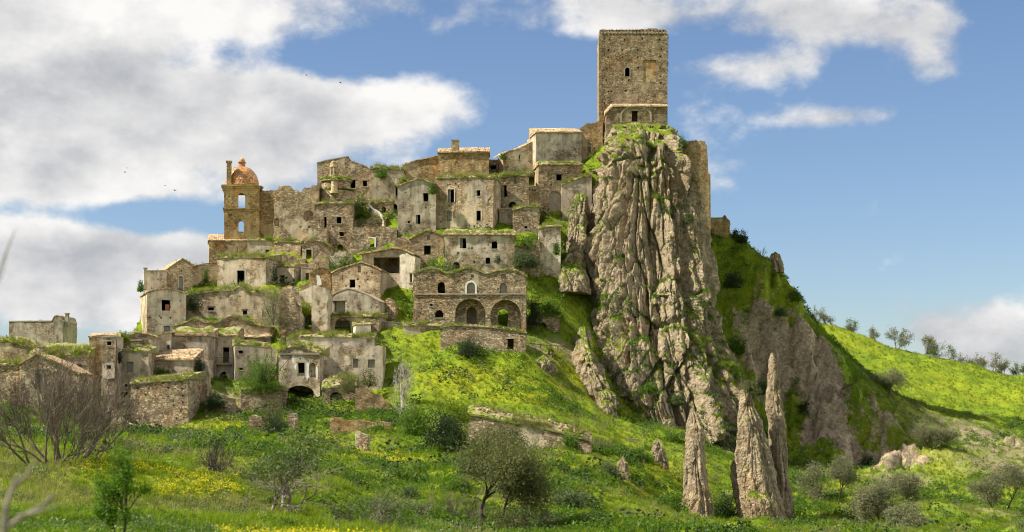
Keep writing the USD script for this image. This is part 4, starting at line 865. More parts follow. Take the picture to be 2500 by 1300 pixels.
        if roof == 'tileturf':
            g = lambda S, Wd: topf(S, Wd) + np.clip(nz_(S, Wd, 1.3, 1.6), -.2, .5) - .10
            part('turf_patch', roof_solid(fr, s0 - .05, s1 + .05, .15, L, g, lambda S, Wd: top_at(S) + pit * Wd - .05, .3), 'turf', t, smooth=40)
            tufts_on(topf, .3, min(L, 4), 5.0, (.35, .75)); tufts_on(topf, -.2, .3, 2, (.25, .5))
        else:
            tufts_on(topf, .2, 3, .7, (.3, .55), ('dry', 'grass'))
    elif roof == 'slab':
        topf = lambda S, Wd: top_at(S) + .18 + nz_(S, Wd, .3) + .05 * Wd
        part('broken_roof', roof_solid(fr, s0 - .9, s1 + .25, -.7, depth, topf, lambda S, Wd: top_at(S) - .05 + nz_(S, Wd, .2) + .05 * Wd, .35), 'tile', t, smooth=35)
        tufts_on(topf, .5, 3, 3, (.35, .7))
    elif roof == 'flat':
        part('coping', roof_solid(fr, s0 - .06, s1 + .06, -.07, depth + .05, lambda S, Wd: top_at(S) + .07 + nz_(S, Wd, .06), lambda S, Wd: top_at(S) - .10, .5), 'lintel', t)
        tufts_on(lambda S, Wd: top_at(S) + .05, -.05, .8, .6, (.25, .5), ('dry', 'grass'))
    elif roof == 'openedge':
        tufts_on(lambda S, Wd: top_at(S) - .02, -.05, .45, 16, (.3, .55), ('grass', 'dry', 'grass'))
    elif roof == 'open':
        tufts_on(lambda S, Wd: top_at(S) - .05, .05, .45, 2.2, (.25, .55), ('dry', 'grass', 'weed'))
    # --- extras
    for x0, x1, y0, y1 in ex.get('chimney', []):
        a, d = fr.sz(x0, y0); b, c = fr.sz(x1, y1)
        w0 = .4 if y1 - y0 < 60 else -.5
        m = m3.Manifold.cube((b - a, d - c + .6, max(.7, (b - a) * .8))).translate((a, c - .6, w0)).refine_to_length(.4)
        ch = part('chimney', to_world(fr, m, .07, idx), mat, t)
        part('chimney_cap', boxm(fr, a - .09, b + .09, w0 - .09, w0 + max(.7, (b - a) * .8) + .09, d - .02, d + .14), 'lintel', ch)
    for x0, x1, y0, y1, pm in ex.get('panel', []):
        a, d = fr.sz(x0, y0); b, c = fr.sz(x1, y1)
        # a patch of surviving plaster: thin, with a broken outline, kept clear of openings
        k = np.linspace(0, 2 * math.pi, 36, endpoint=False)
        rr = .84 + .75 * (fbm(np.stack([np.cos(k) * 2.6, np.sin(k) * 2.6, 0 * k + idx + a], -1), 3, 4) - .5) * (0.3 if pm == 'pale' and name == 'narrow_tall_house' else 2.0)
        ex_ = .35 if name == 'narrow_tall_house' else .72
        P = Polygon(np.column_stack([(a + b) / 2 + (b - a) / 2 * rr * np.sign(np.cos(k)) * np.abs(np.cos(k)) ** ex_ * 1.1, (c + d) / 2 + (d - c) / 2 * rr * np.sign(np.sin(k)) * np.abs(np.sin(k)) ** ex_ * 1.1])).buffer(0)
        for o in opens:
            a2, d2 = fr.sz(o[1], o[2]); b2, c2 = fr.sz(o[3], o[4]); P = P.difference(sbox(a2 - .02, c2 - .02, b2 + .02, d2 + .02))
        P = P.intersection(outline.buffer(-.05))
        if not P.is_empty: part('plaster_patch', to_world(fr, slab(P, -.035, .05), .01, idx), pm, t)
    for x0, x1, y in ex.get('moulding', []) + ex.get('cornice', []):
        a, z = fr.sz(x0, y); b, _ = fr.sz(x1, y)
        part('moulding', to_world(fr, m3.Manifold.cube((b - a, .2, .26)).translate((a, z - .1, -.16)).refine_to_length(.8), .03, idx), 'lintel', t)
    for x0, x1, y in ex.get('balcony', []):
        a, z = fr.sz(x0, y); b, _ = fr.sz(x1, y)
        bal = part('balcony', boxm(fr, a, b, -1.0, .1, z - .16, z), 'lintel', t)
        m = m3.Manifold.compose([m3.Manifold.cube((.035, .95, .035)).translate((q, z, -.97)) for q in np.arange(a + .05, b, .22)] + [m3.Manifold.cube((b - a, .05, .05)).translate((a, z + .95, -.98))])
        part('railing', to_world(fr, m), 'iron', bal)
    for x0, x1, y0, y1 in ex.get('quoins', []):
        a, d = fr.sz(x0, y0); b, c = fr.sz(x1, y1)
        for k, q in enumerate(np.arange(c, d, .62)):
            w = .25 if k % 2 else .42
            part('quoin', boxm(fr, s1 - w, s1 + .04, -.05, .45, q, q + .5), 'lintel', t)
    for x, y0, y1 in ex.get('pipe', []):
        a, d = fr.sz(x, y0); _, c = fr.sz(x, y1)
        part('drain_pipe', to_world(fr, m3.Manifold.cylinder(d - c, .06, .06, 8).rotate((-90, 0, 0)).translate((a, c, -.12))), 'iron', t)
    for x0, x1, y in ex.get('ledge', []):
        a, z = fr.sz(x0, y); b, _ = fr.sz(x1, y)
        g = lambda S, Wd: z + nz_(S, Wd, .4) + 0 * S
        part('ledge', roof_solid(fr, a, b, -.75, .1, g, lambda S, Wd: z - .35 + 0 * S), 'turf', t)
        tufts_on(g, -.75, -.1, 16, (.6, 1.1), ('weed', 'grass', 'grass'), a, b)
    for x0, y0, x1, y1 in ex.get('box', []):
        a, d = fr.sz(x0, y0); b, c = fr.sz(x1, y1)
        part('shed', to_world(fr, m3.Manifold.cube((b - a, d - c, 1.4)).translate((a, c, -1.0)).refine_to_length(.6), .03, idx), 'plaster', t)
        part('shed_roof', boxm(fr, a - .1, b + .1, -1.15, .1, d + .002, d + .12), 'lintel', t)
    for x0, x1, y0, y1 in ex.get('archring', []):
        a, d = fr.sz(x0, y0); b, c = fr.sz(x1, y1)
        R = opening_poly(a, b, c, d, 1); part('blind_arch', to_world(fr, slab(R.difference(R.buffer(-.32)).intersection(sbox(a, c + .2, b, d + 1)), -.10, .1), .03, idx), 'lintel', t)
    if ex.get('inner'):
        a, d = fr.sz(806, 735); b, c = fr.sz(842, 771)
        part('whitewashed_room', to_world(fr, slab(sbox(a - .2, c - .3, b + .2, d + .2), 2.0, 2.3).refine_to_length(.5), .04, idx), 'white', t)
    return t
for i, h in enumerate(HOUSES):
    build_house(h, i)

# ---------------------------------------------------------------- castle tower
def lathe(profile, centre, n=40, turn=0.0):
    """profile [(r, z)] bottom to top"""
    t = np.linspace(0, 2 * math.pi, n, endpoint=False) + turn
    pr = np.array(profile, float)
    v = np.stack([pr[:, :1] * np.cos(t), pr[:, :1] * np.sin(t), np.repeat(pr[:, 1:], n, 1)], -1).reshape(-1, 3) + np.asarray(centre)
    k = np.arange(len(pr) - 1)[:, None] * n + np.arange(n); l = np.arange(len(pr) - 1)[:, None] * n + (np.arange(n) + 1) % n
    q = np.stack([k, l, l + n, k + n], -1).reshape(-1, 4)
    f = np.vstack([q[:, [0, 1, 2]], q[:, [0, 2, 3]]])
    v = np.vstack([v, [np.asarray(centre) + [0, 0, pr[0, 1]], np.asarray(centre) + [0, 0, pr[-1, 1]]]])
    b, tp, m = len(v) - 2, len(v) - 1, (len(pr) - 1) * n
    j = np.arange(n); jn = (j + 1) % n
    return v, np.vstack([f, np.column_stack([jn, j, np.full(n, b)]), np.column_stack([m + j, m + jn, np.full(n, tp)])])
def castle():
    fr = Frame(1546, 290, 1.5); rng = np.random.default_rng(8)
    a, d = fr.sz(1463, 73); b, c = fr.sz(1629, 340); dep = b - a - .6
    pts = [(a, c)] + [(q, d + rng.uniform(-.10, .06)) for q in np.arange(a, b - 3.9, .6)]
    e = b - 3.8
    pts += [(e, d + .05), (e, d + .24), (e + 1.9, d + .24), (e + 1.9, d + .02), (b - .5, d - .05), (b, d - .3), (b, c)]
    O = Polygon(pts).buffer(0)
    body = slab(O, 0, dep) - slab(O.buffer(-.9), .9, dep - .9)
    cuts = []
    wa, wd = fr.sz(1526, 165); wb, wc = fr.sz(1537.5, 187)
    cuts.append(slab(opening_poly(wa, wb, wc, wd, 1), -.2, 1.2))
    ra, rd = fr.sz(1571, 147); rb, rc = fr.sz(1601, 200)
    cuts.append(slab(sbox(ra, rc, rb, rd), -.2, .22))
    H = [(678,187),(797,190),(937,183),(1073,185),(668,270),(717,277),(778,270),(900,267),(998,277),(1088,265),(666,329),(780,327),(902,325),(1080,323),(902,411),(1077,412),(652,422),(830,507),(782,504),(652,508),(1082,480),(1082,530),(690,600),(668,600),(806,593),(692,677),(630,692),(905,661)]
    for x, y in H:
        s, z = fr.sz(1280 + x / 3.25, 40 + y / 3.25); w = rng.uniform(.12, .19); cuts.append(slab(sbox(s - w, z - w, s + w, z + w * 1.2), -.2, .5))
    for k in range(17):
        s, z = fr.sz(1488 + k * 8.3, 75.5); cuts.append(slab(sbox(s - .12, z - .16, s + .12, z + .14), -.2, .4))
        s, z = fr.sz(1490 + k * 8.1 + rng.uniform(-1, 1), 85); cuts.append(slab(sbox(s - .09, z - .12, s + .09, z + .12), -.2, .35))
    body = m3.Manifold.batch_boolean([body] + cuts, m3.OpType.Subtract).refine_to_length(.8)
    t = thing('castle_tower', 'tall square stone castle tower on top of the cliff', 'tower', fr.world([[0, dep / 2, c]])[0])
    part('wall', to_world(fr, body, .13, 77), 'tower', t)
    part('blocked_window', to_world(fr, slab(sbox(ra + .03, rc + .03, rb - .03, rd - .03), .14, .30).refine_to_length(.6), .03, 3), 'ochre', t)
    rim = opening_poly(wa, wb, wc, wd, 1)
    part('window_frame', to_world(fr, slab(rim.buffer(.16).difference(rim).intersection(sbox(wa - 1, wc, wb + 1, wd + 1)), -.05, .06)), 'lintel', t)
    for k in range(24):                                         # corner stones
        z = c + 3.0 + k * .72; w = .95 if k % 2 else .55
        if z + .66 < d - .4:
            part('quoin', to_world(fr, m3.Manifold.cube((w, .64, w)).translate((a - .045, z, -.045)).refine_to_length(.35), .03, k), 'tower', t)
            part('quoin', to_world(fr, m3.Manifold.cube((w, .64, w)).translate((b - w + .045, z, -.045)).refine_to_length(.35), .03, k + 40), 'tower', t)
    for k in range(18):                                         # stone courses of the wall head
        s, z = fr.sz(1466 + k * 9.0, 81)
        part('corbel', boxm(fr, s, s + .42, -.10, .08, z - .12, z + .12), 'lintel', t)
    P = fr.world(np.column_stack([rng.uniform(a, b, 60), rng.uniform(0, .5, 60), np.full(60, d - .05)])); tuft('roof_dry', P, rng.uniform(.25, .5, 60))
    P = fr.world(np.column_stack([np.full(90, b + .05), rng.uniform(.1, 3, 90), d - 1 - rng.random(90) ** 1.3 * 8])); tuft('roof_weed', P, rng.uniform(.35, .7, 90))
castle()
def round_bastion():
    c = W(1696, 350, 291); zb = W(0, 620, 291)[2]; h = c[2] - zb
    prof = [(3.2, 0), (3.0, h * .3), (2.85, h * .6), (2.6, h * .85), (2.45, h * .97), (2.0, h), (1.3, h + .15)]
    z = np.linspace(0, h, 40); pr = list(zip(np.interp(z, [p[1] for p in prof], [p[0] for p in prof]), z)) + [(1.9, h + .1), (1.0, h + .2)]
    v, f = lathe(pr, (c[0], 291, zb), 72)
    v += .16 * np.stack([fbm(v / 1.5 + 5, 4, 1) - .5, fbm(v / 1.5 + 9, 4, 2) - .5, 0 * v[:, 0]], 1) * 2
    t = thing('round_bastion', 'rounded ochre bastion wall behind the right shoulder of the cliff top', 'wall', (c[0], 291, zb))
    part('wall', (v, f), 'ochre', t, smooth=40)
    rng = np.random.default_rng(3); k = rng.random(70) * 2 * math.pi
    tuft('roof_dry', np.column_stack([c[0] + 2 * np.cos(k), 291 + 2 * np.sin(k), np.full(70, c[2])]), rng.uniform(.3, .6, 70))
    v, f = lathe([(1.2, 0), (1.15, 6), (1.1, 11)], (W(1721, 0, 293)[0], 293, W(0, 560, 293)[2]), 24)
    part('pilaster', (v, f), 'ochre', t, smooth=40)
round_bastion()

# ---------------------------------------------------------------- belfry with the glazed dome
def belfry():
    fr = Frame(590, 269, -9); rng = np.random.default_rng(9)
    a, d = fr.sz(547, 458); b, c = fr.sz(633, 590); dep = b - a
    t = thing('belfry', 'golden stone belfry with an orange glazed dome and open arched windows', 'tower', fr.world([[0, dep / 2, c]])[0])
    zt = d; _, zs = fr.sz(590, 510)
    body = slab(sbox(a, c - 3, b, zt), 0, dep) - slab(sbox(a + .8, c - 2, b - .8, zt - .5), .8, dep - .8)
    for x0, y0, x1, y1 in ((582, 471, 598.5, 510), (582, 539, 595.5, 566)):
        p0, q1 = fr.sz(x0, y0); p1, q0 = fr.sz(x1, y1)
        P = opening_poly(p0, p1, q0, q1, 1)
        body -= slab(P, -.5, 1.2)
        ax, az = ((x0 + x1) / 2 - 1250) / F, (1000 - (y0 + y1) / 2) / F
        k = ax * fr.r[0] + fr.r[1]; m_ = ax * fr.i[0] + fr.i[1]; ds, dz = k / m_ * (dep - .4), az / m_ * (dep - .4)
        body -= slab(opening_poly(p0 + ds - .2, p1 + ds + .2, q0 + dz - .3, q1 + dz + .1, 1), dep - 1.2, dep + .5)
        sidew = m3.Manifold.cube((dep + 3, q1 - q0, p1 - p0)).translate((a - 1, q0, dep / 2 - (p1 - p0) / 2))
        body -= sidew
    for x, y in ((560, 480), (612, 480), (560, 525), (612, 530), (575, 545), (608, 498), (566, 498), (556, 552)):
        s, z = fr.sz(x, y); body -= slab(sbox(s - .12, z - .12, s + .12, z + .12), -.2, .4)
    part('wall', to_world(fr, body.refine_to_length(.8), .05, 5), 'church', t)
    def band(z0, z1, out): return to_world(fr, m3.Manifold.cube((b - a + 2 * out, z1 - z0, dep + 2 * out)).translate((a - out, z0, -out)).refine_to_length(1.0), .04, 6)
    part('string_course', band(zs - .15, zs + .12, .22), 'church', t)
    part('string_course', band(zs - .36, zs - .17, .12), 'church', t)
    part('cornice', band(zt - .45, zt - .12, .10), 'church', t); part('cornice', band(zt - .10, zt + .22, .30), 'church', t); part('cornice', band(zt + .24, zt + .42, .48), 'church', t)
    ctr = fr.world([[(a + b) / 2, dep / 2, 0]])[0]; R = (b - a) / 2 - .12
    zd = zt + .75; hd = W(0, 402, 269)[2] - zd
    ph = np.linspace(0, math.pi / 2 * .96, 30)
    pr = [(R + .25, zd - .35), (R + .2, zd)] + [(R * math.cos(q) ** .9 + .05 * (k % 2), zd + .1 + hd * math.sin(q)) for k, q in enumerate(ph)]
    v, f = lathe(pr, (ctr[0], ctr[1], 0), 96)
    ang = np.arctan2(v[:, 1] - ctr[1], v[:, 0] - ctr[0]); rad = np.hypot(v[:, 0] - ctr[0], v[:, 1] - ctr[1])
    bump = .045 * (np.sin(ang * 48) * np.clip(rad / R, 0, 1)) + .10 * (fbm(v / .7, 3, 3) - .5)
    v[:, 0] += np.cos(ang) * bump; v[:, 1] += np.sin(ang) * bump
    dm = part('dome', (v, f), 'dome', t, smooth=40)
    zl = zd + hd
    lx = W(591, 0, ctr[1])[0]
    _v, _f = lathe([(.62, zl - .7), (.60, zl + .75), (.78, zl + .8), (.78, zl + .95), (.55, zl + 1.0), (.52, zl + 1.35), (.30, zl + 1.65), (.0, zl + 1.75)], (lx, ctr[1], 0), 20)
    part('lantern', (_v, _f), 'dome', t, smooth=30)
    px_, pz = fr.sz(559, 396); _, pz0 = fr.sz(559, 452)
    part('pinnacle', to_world(fr, m3.Manifold.cube((.85, pz - pz0, .85)).translate((px_ - .42, pz0, .3)).refine_to_length(.5), .05, 4), 'church', t)
    part('pinnacle_cap', boxm(fr, px_ - .56, px_ + .56, .16, 1.3, pz + .002, pz + .28), 'church', t)
    k = rng.random(420) * 2 * math.pi; r_ = R + .2 + rng.random(420) * .5
    tuft('roof_dry', np.column_stack([ctr[0] + r_ * np.cos(k) * 1.02, ctr[1] + r_ * np.sin(k), np.full(420, zt + .42)]), rng.uniform(.3, .6, 420))
    k = rng.random(40) * 2 * math.pi
    tuft('roof_weed', np.column_stack([lx + .9 * np.cos(k) * rng.uniform(.7, 1.7, 40), ctr[1] + .9 * np.sin(k), np.full(40, zl - .35)]), rng.uniform(.35, .6, 40))
belfry()
def drum_chapel():
    c = W(821, 497, 272.5); zb = c[2] - 1; R = 2.95
    t = thing('drum_chapel', 'round stone drum with grassy dome and a little domed lantern', 'chapel', (c[0], c[1], zb))
    z1, z2, z3 = W(0, 470, 272.5)[2], W(0, 446, 272.5)[2], W(0, 432, 272.5)[2]
    def rough(v, f, a=.08): return v + a * np.stack([fbm(v / 1.1 + 2, 3, 1) - .5, fbm(v / 1.1 + 7, 3, 2) - .5, fbm(v / 1.1, 3, 3) - .5], 1) * 2, f
    zs = list(np.linspace(zb, z1, 6))
    part('drum', rough(*lathe([(R + .25, z) for z in zs] + [(R + .3, z1), (R - .25, z1 + .1)] + [(R - .3, z) for z in np.linspace(z1 + .2, z2, 5)] + [(R, z2 + .02), (R, z2 + .2), (1.5, z2 + .3)], (c[0], c[1], 0), 48)), 'rubble', t, smooth=35)
    pr = [(R - .1, z2 + .15), (R - .2, z2 + .4), (R - .9, z2 + .75), (1.6, z3 - .1), (.8, z3)]
    part('dome', rough(*lathe(pr, (c[0], c[1], 0), 40), .15), 'turf', t, smooth=40)
    yl = c[1] - .3; x = W(814, 0, yl)[0]
    zt = W(0, 407, yl)[2]
    ln = part('lantern', lathe([(.72, z3 - .3), (.72, z3 + .1), (.60, z3 + .2), (.58, zt - .25), (.78, zt - .15), (.78, zt)], (x, yl, 0), 24), 'golden', t, smooth=30)
    ph = np.linspace(0, math.pi / 2, 9)
    part('lantern_dome', lathe([(.68 * math.cos(q), zt + .01 + 1.05 * math.sin(q)) for q in ph], (x, yl, 0), 24), 'golden', ln, smooth=40)
    for k in range(8):
        q = k * math.pi / 4 + .2
        part('column', lathe([(.10, z3 + .15), (.08, zt - .2)], (x + .66 * math.cos(q), yl + .66 * math.sin(q), 0), 8), 'golden', ln)
    xs, zq0, zq1 = W(816.5, 0, 269.2)[0], W(0, 466, 269.2)[2], W(0, 441, 269.2)[2]
    part('front_pillar', rough(*lathe([(.85, zq0 - .5), (.62, zq0), (.6, zq1 - .1), (.75, zq1)], (xs, 269.2, 0), 20), .05), 'golden', t, smooth=30)
    rng = np.random.default_rng(12); n = 520; k = rng.random(n) * 2 * math.pi; r = R * np.sqrt(rng.random(n))
    tuft('roof_grass', np.column_stack([c[0] + r * np.cos(k), c[1] + r * np.sin(k), z2 + .3 + (1 - r / R) * (z3 - z2 - .3)]), rng.uniform(.35, .7, n))
    k = rng.random(260) * 2 * math.pi
    tuft('roof_grass', np.column_stack([c[0] + (R + .1) * np.cos(k), c[1] + (R + .1) * np.sin(k), np.full(260, z1 + .1)]), rng.uniform(.35, .75, 260))
drum_chapel()
def curved_stair():
    """pale curved parapet of an outside stair"""
    pts = [W(903, 503, 272), W(908, 510, 271.5), W(918, 514, 271), W(927, 520, 270.6), (W(934, 530, 270.2)), W(938, 540, 270)]
    t = thing('curved_stair', 'pale curved stair parapet winding down beside the green court', 'stair', pts[0] - [0, 0, 3])
    P = np.array(pts); u = np.linspace(0, 1, 24); P = np.stack([np.interp(u, np.linspace(0, 1, 6), P[:, k]) for k in range(3)], 1)
    dd = np.gradient(P[:, :2], axis=0); nn = np.column_stack([dd[:, 1], -dd[:, 0]]) / np.linalg.norm(dd, axis=1)[:, None]
    def ribbon(w, z0, z1):
        a, b = P[:, :2] - nn * w, P[:, :2] + nn * w
        rows = [np.column_stack([a, P[:, 2] + z0]), np.column_stack([b, P[:, 2] + z0]), np.column_stack([b, P[:, 2] + z1]), np.column_stack([a, P[:, 2] + z1])]
        v = np.stack(rows, 1).reshape(-1, 3); f = []
        for k in range(len(P) - 1):
            for j in range(4):
                p, q = k * 4 + j, k * 4 + (j + 1) % 4; f += [(p, q, q + 4), (p, q + 4, p + 4)]
        e = (len(P) - 1) * 4
        return v, np.array(f + [(0, 2, 1), (0, 3, 2), (e, e + 1, e + 2), (e, e + 2, e + 3)])
    part('parapet', ribbon(.22, -2.6, -.06), 'pale', t); part('coping', ribbon(.30, -.05, .10), 'white', t)
curved_stair()
def path_parapet():
    px = [(236, 988, 207), (262, 992, 206), (279, 997, 205), (284, 1004, 204), (300, 1024, 203), (320, 1037, 202), (360, 1046, 201), (400, 1058, 200), (450, 1070, 200)]
    P = np.array([W(*q) for q in px]); u = np.linspace(0, 1, 40); P = np.stack([np.interp(u, np.linspace(0, 1, len(px)), P[:, k]) for k in range(3)], 1)
    t = thing('path_parapet', 'low pale parapet wall bending down the slope below the narrow tall house', 'wall', P[0] - [0, 0, 2], None, 'thing')
    v = []; f = []
    for p in P: v += [p + [0, -.15, -2.2], p + [0, .3, -2.2], p + [0, .3, 0], p + [0, -.15, 0]]
    for k in range(len(P) - 1):
        for j in range(4): a, b = k * 4 + j, k * 4 + (j + 1) % 4; f += [(a, b, b + 4), (a, b + 4, a + 4)]
    part('wall', (np.array(v), np.array(f)), 'rubble', t)
    v = []; f = []
    for p in P: v += [p + [0, -.24, .003], p + [0, .36, .003], p + [0, .36, .14], p + [0, -.24, .14]]
    for k in range(len(P) - 1):
        for j in range(4): a, b = k * 4 + j, k * 4 + (j + 1) % 4; f += [(a, b, b + 4), (a, b + 4, a + 4)]
    part('coping', (np.array(v), np.array(f)), 'trim', t)
    # the block beside it
path_parapet()

# ---------------------------------------------------------------- trees and shrubs
def tubes(segs, sides=5):
    """segs: rows (p0 3, p1 3, r0, r1) -> one mesh of frusta"""
    s = np.array(segs, float)
    p0, p1, r0, r1 = s[:, :3], s[:, 3:6], s[:, 6], s[:, 7]
    d = p1 - p0; d /= np.maximum(np.linalg.norm(d, axis=1), 1e-9)[:, None]
    ref = np.where(np.abs(d[:, 2:3]) < .9, [[0, 0, 1.]], [[1., 0, 0]])
    u = np.cross(d, ref); u /= np.linalg.norm(u, axis=1)[:, None]; w = np.cross(d, u)
    t = np.linspace(0, 2 * math.pi, sides, endpoint=False)
    ring = u[:, None] * np.cos(t)[None, :, None] + w[:, None] * np.sin(t)[None, :, None]
    v = np.concatenate([p0[:, None] + ring * r0[:, None, None], p1[:, None] + ring * r1[:, None, None]], 1)
    n = len(s); k = np.arange(sides); kn = (k + 1) % sides
    q = np.stack([k, kn, kn + sides, k + sides], -1)
    f = (np.arange(n)[:, None, None] * 2 * sides + q[None]).reshape(-1, 4)
    return v.reshape(-1, 3), np.vstack([f[:, [0, 1, 2]], f[:, [0, 2, 3]]])
def leaves(centres, size, rng, droop=0.0, shape=.5, flat=.0):
    """one folded rhombus (two triangles) at each centre"""
    n = len(centres)
    a = rng.normal(size=(n, 3)); a[:, 2] = a[:, 2] * (1 - flat) - droop; a /= np.linalg.norm(a, axis=1)[:, None]
    b = np.cross(a, rng.normal(size=(n, 3))); b /= np.maximum(np.linalg.norm(b, axis=1), 1e-6)[:, None]
    c = np.cross(a, b)
    L = (size * rng.uniform(.6, 1.3, n))[:, None]
    v = np.stack([centres - a * L * .5, centres + b * L * shape * .5 + c * L * .08, centres + a * L * .5, centres - b * L * shape * .5 + c * L * .08], 1).reshape(-1, 3)
    k = np.arange(n)[:, None] * 4
    return v, np.vstack([k + [0, 1, 2], k + [0, 2, 3]])
def skeleton(rng, base, stems, length, rad, levels, kids, spread, up=.25, wiggle=.18, lean=(0, 0), steps=5, shrink=.62, startspread=.5, tip_r=.004):
    """segments by level and the end twigs' points"""
    segs, tips = [[] for _ in range(levels)], []
    def grow(p, d, L, r, lv):
        n = steps if lv < levels - 1 else max(2, steps - 2)
        pts = [p]; q = p.copy(); rr = [r]
        for k in range(n):
            d = d + rng.normal(size=3) * wiggle + np.array([0, 0, up * (.5 if lv else .2)]) * .35
            d = d / np.linalg.norm(d)
            q = q + d * L / n; pts.append(q.copy()); rr.append(max(tip_r, r * (1 - .62 * (k + 1) / n)))
            segs[lv].append([*pts[-2], *pts[-1], rr[-2], rr[-1]])
        if lv == levels - 1:
            tips.extend(pts[1:]); return
        m = kids[lv]
        for j in range(m):
            t = .30 + .70 * (j + rng.random()) / m if lv else .38 + .62 * (j + rng.random()) / m
            i = min(int(t * n), n - 1); f = t * n - i
            st = pts[i] * (1 - f) + pts[i + 1] * f
            dd = pts[i + 1] - pts[i]; dd = dd / np.linalg.norm(dd)
            side = rng.normal(size=3); side -= dd * (side @ dd); side /= np.linalg.norm(side)
            ang = spread * rng.uniform(.6, 1.25)
            nd = dd * math.cos(ang) + side * math.sin(ang) + np.array([0, 0, up * .3]); nd /= np.linalg.norm(nd)
            grow(st, nd, L * shrink * rng.uniform(.75, 1.2), rr[i] * .62, lv + 1)
    for _ in range(stems):
        a = rng.random() * 2 * math.pi; s = startspread * math.sqrt(rng.random())
        d = np.array([math.cos(a) * s + lean[0], math.sin(a) * s + lean[1], 1.0]); d /= np.linalg.norm(d)
        off = np.array([math.cos(a), math.sin(a), 0]) * (rad * 2.5 if stems < 10 else rad * 12) * (stems > 1) * rng.random() * 2
        grow(np.array(base) + off - [0, 0, .25], d, length * rng.uniform(.8, 1.15), rad * rng.uniform(.75, 1.1), 0)
    return segs, np.array(tips)
def fit(segs, tips, base, halfw, height):
    """scale a skeleton about its base to the given half width and height"""
    b = np.array(base); k = tips - b
    sx = halfw / max(np.percentile(np.abs(k[:, :2]), 97), .1); sz = height / max(np.percentile(k[:, 2], 99), .1)
    S = np.array([sx, sx, sz])
    out = []
    for lv in segs:
        a = np.array(lv)
        if len(a): a[:, :3] = (a[:, :3] - b) * S + b; a[:, 3:6] = (a[:, 3:6] - b) * S + b
        out.append(a)
    return out, k * S + b
def at(px, py, Y):
    """ground point under a picture point at about that distance"""
    x = (px - 1250) / F * Y
    return np.array([x, Y, float(ground_z(x, Y))])
def find(px, py, y0=20, y1=430):
    """where the sight line through a picture point first meets the ground"""
    Y = np.arange(y0, y1, .25); x = (px - 1250) / F * Y; zl = (1000 - py) / F * Y
    k = np.nonzero(ground_z(x, Y) >= zl)[0]
    return W(px, py, Y[k[0]]) if len(k) else at(px, py, y1)
def put_tree(name, label, cat, base, halfw, height, seed, stems=1, levels=4, kids=(6, 5, 4), spread=.75, leafmat=None, nleaf=3000, leaf=.12, bark='twig_grey', rad=.14, up=.25, wiggle=.2,
             lean=(0, 0), startspread=.3, clump=.22, group=None, sides=5, shape=.5, shrink=.62, length=None, thin=.006, top_only=0.0, keep=1.0):
    rng = np.random.default_rng(seed)
    segs, tips = skeleton(rng, base, stems, length or height * .45, rad, levels, kids, spread, up, wiggle, lean, startspread=startspread, shrink=shrink, tip_r=thin)
    segs, tips = fit(segs, tips, base, halfw, height)
    t = thing(name, label, cat, base, group)
    if stems <= 4:
        for k in range(stems): part('trunk', tubes(segs[0][k * 5:k * 5 + 5], 7), bark, t, smooth=60)
    else: part('stems', tubes(segs[0], 7), bark, t, smooth=60).GetPrim().SetCustomDataByKey('kind', 'stuff')
    rest = [s for s in segs[1:] if len(s)]
    if rest: part('branches', tubes(np.vstack(rest), 3 if levels > 3 else 4), bark, t)
    if leafmat and nleaf:
        tp = tips
        if top_only: tp = tp[tp[:, 2] > base[2] + height * top_only]
        w = np.clip(fbm(tp / (halfw * .4), 3, seed) - .30, .012, None)
        k = rng.choice(len(tp), nleaf, p=w / w.sum())
        c = tp[k] + rng.normal(size=(nleaf, 3)) * clump
        part('crown', leaves(c, np.full(nleaf, leaf), rng, shape=shape), leafmat, t)
    return t
def bush(name, label, base, rx, rz, seed, leafmat, n, leaf, ry=None, bark='twig_dark', group=None, cat='shrub', shape=.6):
    """a leafy shrub: stems, and leaves through the outer part of an uneven mound"""
    rng = np.random.default_rng(seed); base = np.array(base, float)
    ry = ry or rx
    t = thing(name, label, cat, base, group)
    d = rng.normal(size=(n, 3)); d[:, 2] = np.abs(d[:, 2]) * 1.1 - .12; d /= np.linalg.norm(d, axis=1)[:, None]
    lump = .42 + 1.15 * (fbm(d * 2.6 + seed, 3, seed) - .18)
    rad = lump * np.clip(rng.random(n) ** .45, .25, 1) * (1 + .10 * rng.normal(size=n))
    c = base + d * rad[:, None] * [rx, ry, rz]
    hole = fbm(c / (rx * .33), 3, seed + 4)
    c = c[hole > .43]
    part('foliage', leaves(c, np.full(len(c), leaf), rng, shape=shape), leafmat, t)
    st = []
    for _ in range(9):
        e = base + rng.normal(size=3) * [rx * .5, ry * .5, 0] + [0, 0, rz * rng.uniform(.5, .95)]
        m = (base + e) / 2 + rng.normal(size=3) * .12 * rx
        st += [[*(base - [0, 0, .3]), *m, .035 + .012 * rx, .025 + .006 * rx], [*m, *e, .025 + .006 * rx, .01]]
    part('stems', tubes(st, 4), bark, t)
    return t

